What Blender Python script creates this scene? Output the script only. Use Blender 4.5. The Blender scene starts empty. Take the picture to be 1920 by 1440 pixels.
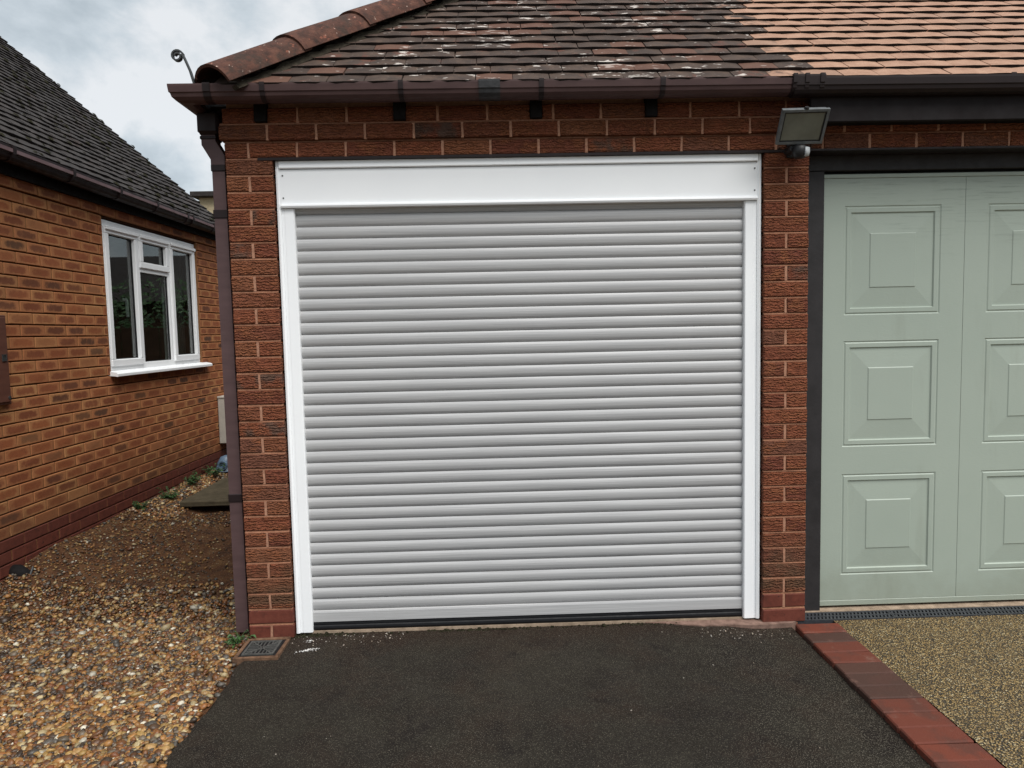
import bpy, math, random
import numpy as np
from mathutils import Vector, Matrix
random.seed(7); rng = np.random.default_rng(11)
S = bpy.context.scene; COL = S.collection; PI = math.pi; R = math.radians

# ------------------------------------------------------------------ camera
f = 1315.5333 / 1920
cd = bpy.data.cameras.new('camera'); cam = bpy.data.objects.new('camera', cd); COL.objects.link(cam)
cd.sensor_width = 36; cd.lens = 36 * f; cd.clip_start = .05; cd.clip_end = 2000
ya, pi_, ro = .0259, -.0742, -.0221
fw = Vector((math.sin(ya) * math.cos(pi_), math.cos(ya) * math.cos(pi_), math.sin(pi_)))
rt = Vector((math.cos(ya), -math.sin(ya), 0)); up = rt.cross(fw)
r2 = rt * math.cos(ro) + up * math.sin(ro); u2 = -rt * math.sin(ro) + up * math.cos(ro)
M3 = Matrix((r2, u2, -fw)).transposed()
cam.matrix_world = Matrix.Translation((1.2208, -3.3565, 1.4749)) @ M3.to_4x4()
S.camera = cam

# ------------------------------------------------------------------ sky, sun, exposure
SUN_EL, SUN_AZ = R(58), R(147)          # azimuth clockwise from +y (behind the camera, to its right)
w = bpy.data.worlds.new('World'); S.world = w; w.use_nodes = True
nt = w.node_tree; nt.nodes.clear(); N = nt.nodes.new; L = nt.links.new
out = N('ShaderNodeOutputWorld'); b1 = N('ShaderNodeBackground'); b2 = N('ShaderNodeBackground'); mx = N('ShaderNodeMixShader')
sk = N('ShaderNodeTexSky'); sk.sky_type = 'NISHITA'; sk.sun_disc = False; sk.sun_elevation = SUN_EL; sk.sun_rotation = SUN_AZ
L(sk.outputs[0], b1.inputs[0]); b1.inputs[1].default_value = .1
tc = N('ShaderNodeTexCoord'); mp = N('ShaderNodeMapping'); mp.inputs['Scale'].default_value = (1, 1, 1.35); mp.inputs['Location'].default_value = (.35, .1, .25)
n1 = N('ShaderNodeTexNoise'); n1.inputs['Scale'].default_value = 4.6; n1.inputs['Detail'].default_value = 9; n1.inputs['Roughness'].default_value = .56; n1.inputs['Distortion'].default_value = .15
cr = N('ShaderNodeValToRGB')
e = cr.color_ramp.elements; e[0].position = .4; e[0].color = (.52, .59, .63, 1); e[1].position = .6; e[1].color = (1.0, 1.02, 1.03, 1)
m_ = cr.color_ramp.elements.new(.5); m_.color = (.72, .79, .83, 1)
L(tc.outputs['Generated'], mp.inputs[0]); L(mp.outputs[0], n1.inputs['Vector']); L(n1.outputs[0], cr.inputs[0]); L(cr.outputs[0], b2.inputs[0])
b2.inputs[1].default_value = .31
mx.inputs[0].default_value = .93
L(b1.outputs[0], mx.inputs[1]); L(b2.outputs[0], mx.inputs[2]); L(mx.outputs[0], out.inputs[0])
sd = bpy.data.lights.new('sun', 'SUN'); so = bpy.data.objects.new('sun', sd); COL.objects.link(so)
sd.energy = 1.5; sd.angle = R(45); sd.color = (1, .97, .93)
dvec = Vector((math.sin(SUN_AZ) * math.cos(SUN_EL), math.cos(SUN_AZ) * math.cos(SUN_EL), math.sin(SUN_EL)))
so.rotation_euler = dvec.to_track_quat('Z', 'Y').to_euler(); so.location = (3, -8, 8)
S.view_settings.view_transform = 'Standard'; S.view_settings.look = 'None'; S.view_settings.gamma = 1
S.view_settings.use_curve_mapping = False; S.view_settings.exposure = 1.42
S.render.engine = 'CYCLES'; S.cycles.max_bounces = 6; S.cycles.use_denoising = True

# ------------------------------------------------------------------ material helpers
def lin(r, g, b):
    q = lambda c: (c / 255 / 12.92) if c <= 10 else ((c / 255 + .055) / 1.055) ** 2.4
    return (q(r), q(g), q(b), 1)
class Mat:
    def __init__(s, name, rough=.7, spec=.4):
        s.m = bpy.data.materials.new(name); s.m.use_nodes = True; s.t = s.m.node_tree
        s.b = s.t.nodes['Principled BSDF']; s.b.inputs['Roughness'].default_value = rough
        s.b.inputs['Specular IOR Level'].default_value = spec
        s.pos = s.n('ShaderNodeNewGeometry').outputs['Position']
    def n(s, typ, **k):
        x = s.t.nodes.new(typ)
        for a, v in k.items(): setattr(x, a, v)
        return x
    def l(s, a, b): s.t.links.new(a, b)
    def put(s, sock, v):
        if hasattr(v, 'is_output'): s.l(v, sock)
        else: sock.default_value = v
    def math(s, op, a, b=0., c=0., clamp=False):
        x = s.n('ShaderNodeMath', operation=op, use_clamp=clamp)
        for i, v in enumerate((a, b, c)): s.put(x.inputs[i], v)
        return x.outputs[0]
    def vec(s, scale=(1, 1, 1), off=None, src=None):
        x = s.n('ShaderNodeVectorMath', operation='MULTIPLY'); s.put(x.inputs[0], src or s.pos); x.inputs[1].default_value = scale
        if off is None: return x.outputs[0]
        y = s.n('ShaderNodeVectorMath', operation='ADD'); s.l(x.outputs[0], y.inputs[0]); s.put(y.inputs[1], off); return y.outputs[0]
    def noise(s, scale, detail=4, rough=.55, v=None, dist=0):
        x = s.n('ShaderNodeTexNoise'); s.l(v or s.pos, x.inputs['Vector'])
        x.inputs['Scale'].default_value = scale; x.inputs['Detail'].default_value = detail; x.inputs['Roughness'].default_value = rough; x.inputs['Distortion'].default_value = dist
        return x.outputs[0]
    def vor(s, scale, v=None, feature='F1', o='Distance'):
        x = s.n('ShaderNodeTexVoronoi', feature=feature); s.l(v or s.pos, x.inputs['Vector']); x.inputs['Scale'].default_value = scale
        return x.outputs[o]
    def ramp(s, fac, stops, interp='LINEAR'):
        x = s.n('ShaderNodeValToRGB'); s.l(fac, x.inputs[0]); r = x.color_ramp; r.interpolation = interp
        while len(r.elements) < len(stops): r.elements.new(.5)
        for el, (p, c) in zip(r.elements, stops):
            el.position = p; el.color = c if hasattr(c, '__len__') else (c, c, c, 1)
        return x.outputs[0]
    def mask(s, v, a, b):
        x = s.n('ShaderNodeMapRange', interpolation_type='SMOOTHSTEP'); s.put(x.inputs[0], v)
        x.inputs[1].default_value = a; x.inputs[2].default_value = b; return x.outputs[0]
    def mix(s, fac, a, b, blend='MIX'):
        x = s.n('ShaderNodeMix', data_type='RGBA', blend_type=blend)
        s.put(x.inputs[0], fac); s.put(x.inputs[6], a); s.put(x.inputs[7], b); return x.outputs[2]
    def color(s, c): s.put(s.b.inputs['Base Color'], c)
    def rough(s, c): s.put(s.b.inputs['Roughness'], c)
    def bump(s, h, dist, strength=1., prev=None):
        x = s.n('ShaderNodeBump'); x.inputs['Strength'].default_value = strength; x.inputs['Distance'].default_value = dist
        s.l(h, x.inputs['Height'])
        if prev: s.l(prev, x.inputs['Normal'])
        s.l(x.outputs[0], s.b.inputs['Normal']); return x.outputs[0]
    def rand(s, attr=False):
        if attr:
            x = s.n('ShaderNodeAttribute', attribute_name='rnd'); return x.outputs['Fac']
        return s.n('ShaderNodeObjectInfo').outputs['Random']
    def xyz(s):
        x = s.n('ShaderNodeSeparateXYZ'); s.l(s.pos, x.inputs[0]); return x.outputs

def simple(name, c, rough=.6, spec=.4, var=.15, sc=30, bump=0, bsc=200, metal=0):
    m = Mat(name, rough, spec); k = m.noise(sc, 5)
    dark = tuple(x * (1 - var) for x in c[:3]) + (1,); lt = tuple(min(1, x * (1 + var)) for x in c[:3]) + (1,)
    m.color(m.ramp(k, [(.3, dark), (.7, lt)])); m.b.inputs['Metallic'].default_value = metal
    m.rough(m.ramp(m.noise(sc * 1.7, 4), [(.3, rough * .85), (.7, min(1, rough * 1.12))]))
    if bump: m.bump(m.noise(bsc, 4), bump)
    return m.m

def garage_brick(attr=False):
    m = Mat('rustic_red_brick', .85, .25); r = m.rand(attr); X, Y, Z = m.xyz()
    off = m.n('ShaderNodeCombineXYZ')
    for i, k in enumerate((37., 11., 23.)): m.l(m.math('MULTIPLY', r, k), off.inputs[i])
    v1 = m.vec((40, 40, 66), off.outputs[0]); nz = m.noise(1, 3, .55, v1)
    ph = m.math('ADD', m.math('MULTIPLY', Z, 2 * PI / .0145), m.math('MULTIPLY', nz, 16.))
    wv = m.math('SINE', ph); wv = m.math('MULTIPLY_ADD', wv, .5, .5)
    wv = m.math('POWER', wv, .7)
    n2 = m.noise(1, 3, .6, m.vec((90, 90, 190), off.outputs[0]))
    n3 = m.noise(1, 2, .5, m.vec((14, 14, 22), off.outputs[0]))
    amp = m.mask(n3, .3, .55)
    h = m.math('ADD', m.math('MULTIPLY', m.math('MULTIPLY', wv, amp), .75), m.math('MULTIPLY', n2, .75))
    base = m.ramp(r, [(0, lin(126, 72, 50)), (.3, lin(138, 79, 53)), (.6, lin(116, 64, 47)), (.85, lin(142, 89, 61)), (1, lin(110, 70, 55))])
    base = m.mix(m.mask(n3, .45, .75), base, lin(142, 86, 56))
    pit = m.math('MULTIPLY', m.mask(h, .58, .2), .66)  # hollows of the relief darkened in colour, adding to the bump's shading
    c = m.mix(pit, base, lin(62, 31, 23))
    # grey-green weathering: towards the foot of the piers, and a few smoky bricks
    al = m.math('MULTIPLY', m.mask(m.math('ADD', Z, m.math('MULTIPLY', m.noise(9, 3), .5)), .72, .42), m.mask(Z, .16, .19))
    c = m.mix(m.math('MULTIPLY', al, .7), c, lin(84, 68, 50))
    sm = m.math('MULTIPLY', m.math('GREATER_THAN', m.math('FRACT', m.math('MULTIPLY', r, 17.3)), .955), m.mask(m.noise(11, 3), .42, .6))
    c = m.mix(m.math('MULTIPLY', sm, .7), c, lin(80, 72, 64))
    m.color(c); m.bump(h, .02, 1.); return m.m

def plain_red_brick():
    m = Mat('smooth_red_brick', .75, .3); r = m.rand()
    c = m.ramp(m.noise(25, 6, .65), [(.25, lin(70, 36, 27)), (.5, lin(98, 48, 36)), (.75, lin(110, 60, 46))])
    c = m.mix(m.math('MULTIPLY', r, .3), c, lin(84, 50, 42)); c = m.mix(m.mask(m.noise(60, 3), .66, .72), c, lin(44, 28, 24))
    m.color(c); m.bump(m.noise(180, 4), .001); return m.m

def house_brick(attr=False):
    m = Mat('buff_and_brown_brick', .85, .2); r = m.rand(attr)
    at = m.n('ShaderNodeAttribute', attribute_name='bn'); sp = m.n('ShaderNodeSeparateXYZ'); m.l(at.outputs['Vector'], sp.inputs[0])
    nz = m.noise(34, 3, .6)
    u = m.math('POWER', m.math('ABSOLUTE', sp.outputs[0]), 5.); v = m.math('POWER', m.math('ABSOLUTE', sp.outputs[1]), 3.)
    d = m.math('ADD', m.math('ADD', u, v), m.math('MULTIPLY', nz, .95))
    core = m.mask(d, .98, .5)
    r1 = m.math('FRACT', m.math('MULTIPLY', r, 7.13)); r2_ = m.math('FRACT', m.math('MULTIPLY', r, 31.7))
    rim = m.ramp(r1, [(0, lin(166, 111, 73)), (.5, lin(155, 100, 65)), (1, lin(170, 121, 79))])
    cor = m.ramp(r2_, [(0, lin(144, 84, 52)), (.45, lin(133, 76, 49)), (.8, lin(117, 67, 45)), (.92, lin(92, 58, 43)), (.96, lin(60, 48, 41)), (1, lin(140, 90, 57))])
    cor = m.mix(m.math('MULTIPLY', m.mask(m.noise(210, 3), .58, .66), .5), cor, lin(46, 32, 28))
    k = m.math('MULTIPLY', core, m.ramp(m.math('FRACT', m.math('MULTIPLY', r, 53.)), [(0, .25), (.12, .85), (1, .98)]))
    c = m.mix(k, rim, cor); c = m.mix(m.mask(m.noise(170, 4), .6, .7), c, lin(112, 66, 44)); X, Y, Z = m.xyz()
    c = m.mix(m.math('MULTIPLY', m.mask(m.math('ADD', Z, m.math('MULTIPLY', m.noise(3, 5, .6), .7)), 1.05, .55), .45), c, lin(84, 64, 46)); c = m.mix(m.math('MULTIPLY', m.mask(m.noise(1.6, 5, .6), .5, .7), .3), c, lin(104, 66, 48))
    m.color(c); m.bump(m.noise(260, 4), .0016); return m.m

def tile_mat(name, old_far=False, joined=False):
    m = Mat(name, .8, .3); r = m.rand(); X, Y, Z = m.xyz()
    if not joined:
        ol = m.n('ShaderNodeSeparateXYZ'); m.l(m.n('ShaderNodeObjectInfo').outputs['Location'], ol.inputs[0]); X = ol.outputs[0]
    if old_far:
        c = m.ramp(m.noise(14, 6, .65), [(.3, lin(30, 27, 26)), (.55, lin(52, 47, 45)), (.8, lin(72, 66, 63))])
        c = m.mix(m.mask(m.noise(5, 5, .6), .55, .7), c, lin(42, 29, 23)); c = m.mix(m.mask(m.noise(40, 3), .68, .74), c, lin(40, 40, 30))
        m.color(c); m.bump(m.noise(120, 4), .002); return m.m
    n1 = m.noise(16, 6, .65); n2 = m.noise(38, 4, .6); n3 = m.noise(3.2, 3)
    n2 = m.noise(1, 4, .6, m.vec((15, 27, 27)))
    old = m.ramp(n1, [(.25, lin(40, 32, 28)), (.5, lin(68, 54, 46)), (.75, lin(88, 70, 58))])
    old = m.mix(m.math('MULTIPLY', m.mask(m.noise(9, 4), .58, .68), .7), old, lin(96, 58, 46))
    old = m.mix(m.math('MULTIPLY', m.mask(m.math('ADD', n2, m.math('MULTIPLY', n3, .4)), .82, .88), .92), old, lin(196, 188, 180))
    new = m.ramp(n1, [(.25, lin(136, 102, 83)), (.55, lin(158, 124, 103)), (.8, lin(172, 140, 119))])
    new = m.mix(m.math('MULTIPLY', m.math('GREATER_THAN', r, .8), .55), new, lin(132, 106, 90))
    new = m.mix(m.math('MULTIPLY', m.mask(m.noise(260, 3), .58, .66), .45), new, lin(98, 66, 52))
    old = m.mix(m.ramp(m.math('FRACT', m.math('MULTIPLY', r, 9.7)), [(0, .0), (.55, .12), (1, .55)]), old, lin(46, 36, 31)); old = m.mix(m.math('MULTIPLY', m.math('GREATER_THAN', m.math('FRACT', m.math('MULTIPLY', r, 5.3)), .8), .45), old, lin(108, 70, 54))
    st = m.math('ADD', X, m.math('MULTIPLY', m.math('SUBTRACT', m.noise(9, 5, .6), .5), .3))
    st = m.math('ADD', st, m.math('MULTIPLY', m.math('SUBTRACT', r, .5), .2))
    m.color(m.mix(m.mask(st, 2.57, 2.63), old, new)); m.bump(m.noise(140, 4), .002); return m.m

def gravel_mat(name='flint_gravel'):
    m = Mat(name, .45, .5); a = m.n('ShaderNodeAttribute', attribute_name='col')
    k = m.ramp(m.noise(130, 4, .6), [(.3, .62), (.7, 1.15)])
    m.color(m.mix(1., a.outputs['Color'], k, 'MULTIPLY')); m.bump(m.noise(300, 3), .0008); return m.m

def soil_mat():
    m = Mat('gravelly_soil', .85, .3)
    c = m.ramp(m.noise(7, 7, .68), [(.3, lin(50, 31, 17)), (.5, lin(88, 56, 32)), (.7, lin(112, 82, 50))])
    g = m.vor(95); cc = m.vor(95, o='Color'); cs = m.n('ShaderNodeSeparateColor'); m.l(cc, cs.inputs[0])
    pc = m.ramp(cs.outputs[0], [(0, lin(44, 31, 21)), (.5, lin(88, 63, 40)), (.85, lin(112, 88, 60)), (1, lin(150, 134, 114))])
    c = m.mix(m.math('MULTIPLY', m.mask(g, .5, .25), m.math('GREATER_THAN', cs.outputs[1], .55)), c, pc)
    m.color(c); m.bump(m.math('SUBTRACT', m.noise(40, 6, .7), m.math('MULTIPLY', g, .5)), .022); return m.m

def asphalt_mat():
    m = Mat('old_damp_asphalt', .8, .16); X, Y, Z = m.xyz()
    fine = m.noise(170, 4, .75); g = m.vor(190); cs = m.n('ShaderNodeSeparateColor'); m.l(m.vor(190, o='Color'), cs.inputs[0])
    c = m.ramp(m.noise(3.2, 6, .62), [(.3, lin(38, 33, 29)), (.5, lin(45, 40, 34)), (.7, lin(53, 49, 41))])
    c = m.mix(m.math('MULTIPLY', m.mask(m.noise(2.3, 5, .6), .48, .64), .55), c, lin(54, 41, 33)); c = m.mix(m.math('MULTIPLY', m.mask(m.noise(1.1, 5, .6, m.vec((1, .5, 1))), .5, .75), .35), c, lin(64, 59, 49))
    c = m.mix(m.math('MULTIPLY', m.mask(m.noise(4.5, 6, .65, dist=.6), .54, .66), .75), c, lin(34, 28, 25))
    c = m.mix(m.math('MULTIPLY', m.mask(m.math('ADD', Y, m.math('MULTIPLY', m.noise(6, 4), .25)), -.12, .14), .55), c, lin(54, 38, 28))
    c = m.mix(m.math('MULTIPLY', m.mask(g, .5, .25), m.math('MULTIPLY', cs.outputs[0], m.math('MULTIPLY_ADD', m.mask(m.math('ADD', X, m.math('MULTIPLY', m.noise(4, 4), .8)), 2.3, 2.9), .35, .62))), c, lin(122, 116, 103))
    c = m.mix(m.math('MULTIPLY', m.mask(fine, .52, .38), .7), c, lin(20, 17, 15))
    c = m.mix(m.math('MULTIPLY', m.math('GREATER_THAN', cs.outputs[1], .985), m.mask(g, .35, .2)), c, lin(110, 107, 100))
    m.color(c); m.rough(m.ramp(m.noise(5, 5, .6), [(.35, .62), (.65, .9)]))
    m.bump(m.math('ADD', fine, m.math('MULTIPLY', g, -.8)), .009); return m.m

def resin_mat():
    m = Mat('resin_bound_gravel', .5, .45); g = m.vor(140); cs = m.n('ShaderNodeSeparateColor'); m.l(m.vor(140, o='Color'), cs.inputs[0])
    c = m.ramp(cs.outputs[0], [(0, lin(68, 52, 28)), (.25, lin(116, 90, 49)), (.5, lin(150, 121, 69)), (.75, lin(166, 138, 85)), (.93, lin(182, 162, 118)), (1, lin(198, 186, 154))])
    c = m.mix(m.mask(g, .34, .6), c, lin(36, 28, 15)); c = m.mix(m.math('MULTIPLY', m.mask(m.noise(5, 4), .4, .7), .25), c, lin(84, 70, 44))
    m.color(c); m.bump(g, -.006); return m.m

def paver_mat(brown=False):
    m = Mat('brown_block_paver' if brown else 'red_block_paver', .75, .35); r = m.rand()
    c = m.ramp(r, [(0, lin(106, 50, 34)), (.5, lin(94, 46, 32)), (1, lin(114, 53, 35))]) if not brown else m.ramp(r, [(0, lin(66, 44, 36)), (1, lin(76, 48, 38))])
    c = m.mix(m.math('MULTIPLY', m.mask(m.noise(9, 5, .6), .45, .62), .6), c, lin(74, 46, 37))
    c = m.mix(m.math('MULTIPLY', m.mask(m.noise(10, 6, .7), .56, .7), .5), c, lin(122, 92, 80))
    c = m.mix(m.math('MULTIPLY', m.noise(240, 3), .3), c, lin(50, 26, 21))
    m.color(c); m.bump(m.noise(260, 4), .0014); return m.m

def mortar_mat(name, a, b, sc=70):
    m = Mat(name, .95, .15); m.color(m.ramp(m.noise(sc, 6, .65), [(.3, a), (.7, b)])); m.bump(m.noise(320, 4), .0018); return m.m

def slat_mat():
    m = Mat('grey_foiled_slat', .38, .5)
    st = m.noise(1, 4, .6, m.vec((2.5, 4, 300))); sp = m.noise(1, 2, .5, m.vec((1.5, 1.5, 3)))
    c = m.ramp(st, [(.32, lin(158, 158, 159)), (.68, lin(184, 184, 184))])
    X, Y, Z = m.xyz()
    dirt = m.math('MULTIPLY', m.math('MULTIPLY', m.mask(m.noise(420, 3), .56, .66), m.mask(Z, .55, .1)), m.mask(m.noise(2.4, 4), .48, .62))
    c = m.mix(m.math('MULTIPLY', dirt, .5), c, lin(150, 146, 138))
    m.color(c); m.rough(m.ramp(sp, [(.3, .32), (.7, .45)])); m.bump(st, .0004, .5); return m.m

def sage_mat():
    m = Mat('sage_green_paint', .45, .45); X, Y, Z = m.xyz()
    st = m.noise(1, 5, .65, m.vec((5, 5, 90))); c = m.ramp(m.noise(1.2, 3), [(.3, lin(151, 162, 151)), (.7, lin(158, 168, 157))])
    wr = m.math('MULTIPLY', m.mask(st, .5, .64), m.mask(m.math('ADD', m.math('MULTIPLY', m.noise(3.5, 5, .6), .9), m.math('MULTIPLY', Z, .42)), 1.2, 1.5))
    c = m.mix(m.math('MULTIPLY', wr, .4), c, lin(108, 118, 108)); c = m.mix(m.math('MULTIPLY', m.mask(m.math('ADD', Z, m.math('MULTIPLY', m.noise(5, 5, .65), .5)), .55, .25), .35), c, lin(120, 122, 104)); c = m.mix(m.math('MULTIPLY', m.mask(m.noise(1, 4, .6, m.vec((9, 9, 1.6))), .55, .75), .16), c, lin(118, 122, 108))
    c = m.mix(m.math('MULTIPLY', m.mask(m.noise(28, 4, .7), .74, .78), .5), c, lin(110, 112, 98))
    m.color(c); m.bump(m.noise(1, 4, .6, m.vec((60, 60, 160))), .0004); return m.m

def old_plastic(name, a, b):
    m = Mat(name, .42, .32); m.color(m.ramp(m.noise(1, 5, .6, m.vec((6, 6, 30))), [(.3, a), (.7, b)]))
    m.rough(m.ramp(m.noise(20, 5), [(.3, .48), (.7, .66)])); return m.m

def glass_mat():
    m = Mat('window_glass', .02, .5); t = m.t
    tr = m.n('ShaderNodeBsdfTransparent'); tr.inputs[0].default_value = (.62, .66, .64, 1); gl = m.n('ShaderNodeBsdfGlossy'); gl.inputs['Roughness'].default_value = .015
    lw = m.n('ShaderNodeLayerWeight'); lw.inputs[0].default_value = .5; mxs = m.n('ShaderNodeMixShader')
    m.l(m.math('MULTIPLY_ADD', m.math('POWER', lw.outputs['Facing'], 4.), 1.1, .07, True), mxs.inputs[0]); m.l(tr.outputs[0], mxs.inputs[1]); m.l(gl.outputs[0], mxs.inputs[2])
    m.l(mxs.outputs[0], t.nodes['Material Output'].inputs[0]); return m.m

def white_mat():
    m = Mat('white_powder_coat', .4, .5); k = m.noise(2.2, 4); m.color(m.ramp(k, [(.3, lin(239, 241, 243)), (.7, lin(244, 246, 247))]))
    return m.m

def hip_mat():
    m = Mat('weathered_hip_tile', .85, .25)
    c = m.ramp(m.noise(17, 7, .7), [(.3, lin(42, 31, 26)), (.5, lin(76, 49, 40)), (.68, lin(96, 64, 51))])
    c = m.mix(m.mask(m.noise(30, 5, .6), .6, .68), c, lin(122, 74, 58)); c = m.mix(m.mask(m.noise(60, 4), .68, .73), c, lin(190, 170, 156))
    c = m.mix(m.math('MULTIPLY', m.mask(m.noise(8, 5, .7), .5, .64), .8), c, lin(52, 42, 36)); m.color(c); m.bump(m.noise(90, 5), .004); return m.m

def lens_mat():
    m = Mat('floodlight_lens', .25, .5); m.color(m.ramp(m.noise(12, 4), [(.3, lin(96, 98, 90)), (.7, lin(112, 114, 104))])); return m.m

MT = dict(gbrick=garage_brick(), gbrick_s=garage_brick(True), red=plain_red_brick(), hbrick=house_brick(), hbrick_s=house_brick(True),
    tile=tile_mat('plain_roof_tile'), tilefar=tile_mat('mossy_roof_tile', True), tile_j=tile_mat('plain_roof_tile', joined=True), stone=gravel_mat(), soil=soil_mat(), asphalt=asphalt_mat(), resin=resin_mat(), paver=paver_mat(), bpaver=paver_mat(True),
    mortar=mortar_mat('pink_buff_mortar', lin(146, 104, 84), lin(178, 136, 112)), gmortar=mortar_mat('brown_bed_mortar', lin(124, 84, 65), lin(154, 110, 86)), hmortar=mortar_mat('buff_mortar', lin(120, 84, 54), lin(144, 104, 70)), dmortar=mortar_mat('raked_mortar', lin(70, 48, 34), lin(90, 62, 44)),
    concrete=mortar_mat('worn_concrete', lin(120, 104, 88), lin(172, 152, 132), 22), pinkcon=mortar_mat('pinkish_concrete', lin(96, 76, 68), lin(142, 116, 104), 26),
    slat=slat_mat(), sage=sage_mat(), white=white_mat(), hip=hip_mat(), glass=glass_mat(), lens=lens_mat(),
    rubber=simple('black_rubber', (.008, .0085, .010, 1), .6, .25), gasket=simple('black_gasket', (.01, .01, .011, 1), .5),
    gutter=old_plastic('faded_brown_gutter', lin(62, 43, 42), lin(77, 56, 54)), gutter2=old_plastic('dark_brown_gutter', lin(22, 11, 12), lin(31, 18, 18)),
    lip=old_plastic('skylit_gutter_lip', lin(92, 72, 74), lin(112, 92, 94)), pipe=old_plastic('brown_downpipe', lin(74, 56, 56), lin(86, 66, 66)), black=simple('black_stained_timber', (.010, .009, .009, 1), .8, .12, .4, 20),
    fascia=simple('dark_brown_fascia', lin(27, 22, 23), .7, .2, .25, 8), dframe=simple('charcoal_timber_frame', lin(42, 40, 41), .6, .3, .22, 14, .0008, 60),
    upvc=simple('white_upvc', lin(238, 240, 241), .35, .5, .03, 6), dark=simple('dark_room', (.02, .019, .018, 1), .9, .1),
    iron=simple('painted_iron', lin(52, 54, 54), .5, .5, .3, 40), greyiron=simple('grey_iron_grate', lin(74, 74, 72), .6, .3, .35, 40, .0008), tapem=simple('black_tape', lin(34, 34, 36), .5, .5, .6, 40, .001, 90),
    gframe=mortar_mat('clay_gully_frame', lin(58, 42, 32), lin(122, 94, 74), 26), bplastic=simple('black_plastic_grating', lin(52, 54, 58), .5, .5, .25, 30),
    slab=mortar_mat('mossy_concrete_slab', lin(62, 56, 44), lin(88, 80, 64), 12), meter=simple('off_white_meter_box', lin(176, 172, 162), .5, .4, .12, 14), blue=simple('blue_grey_plastic', lin(86, 106, 126), .45, .5, .3, 12),
    leaf=simple('weed_leaf', (.045, .105, .03, 1), .55, .4, .4, 25), stem=simple('weed_stem', (.06, .09, .03, 1), .7), cup=old_plastic('brown_cupboard', lin(82, 50, 40), lin(94, 60, 48)), lead=mortar_mat('hip_bedding', lin(40, 36, 30), lin(70, 64, 54), 40),
    house2=mortar_mat('pale_rendered_wall', lin(176, 160, 130), lin(198, 182, 150), 20), moss=simple('dark_moss', (.02, .019, .010, 1), .95, .1, .5, 50, .004, 120), lightbody=simple('grey_floodlight_body', lin(92, 96, 98), .5, .5, .3, 30), sensor=simple('pale_sensor_lens', lin(176, 180, 182), .4, .5), leafdry=simple('dry_leaf', lin(120, 84, 50), .8), ground=simple('distant_ground', lin(92, 84, 70), .9, .2, .3, 3))

FENCE = simple('brown_fence_timber', lin(64, 48, 36), .85, .2, .3, 9)
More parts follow.
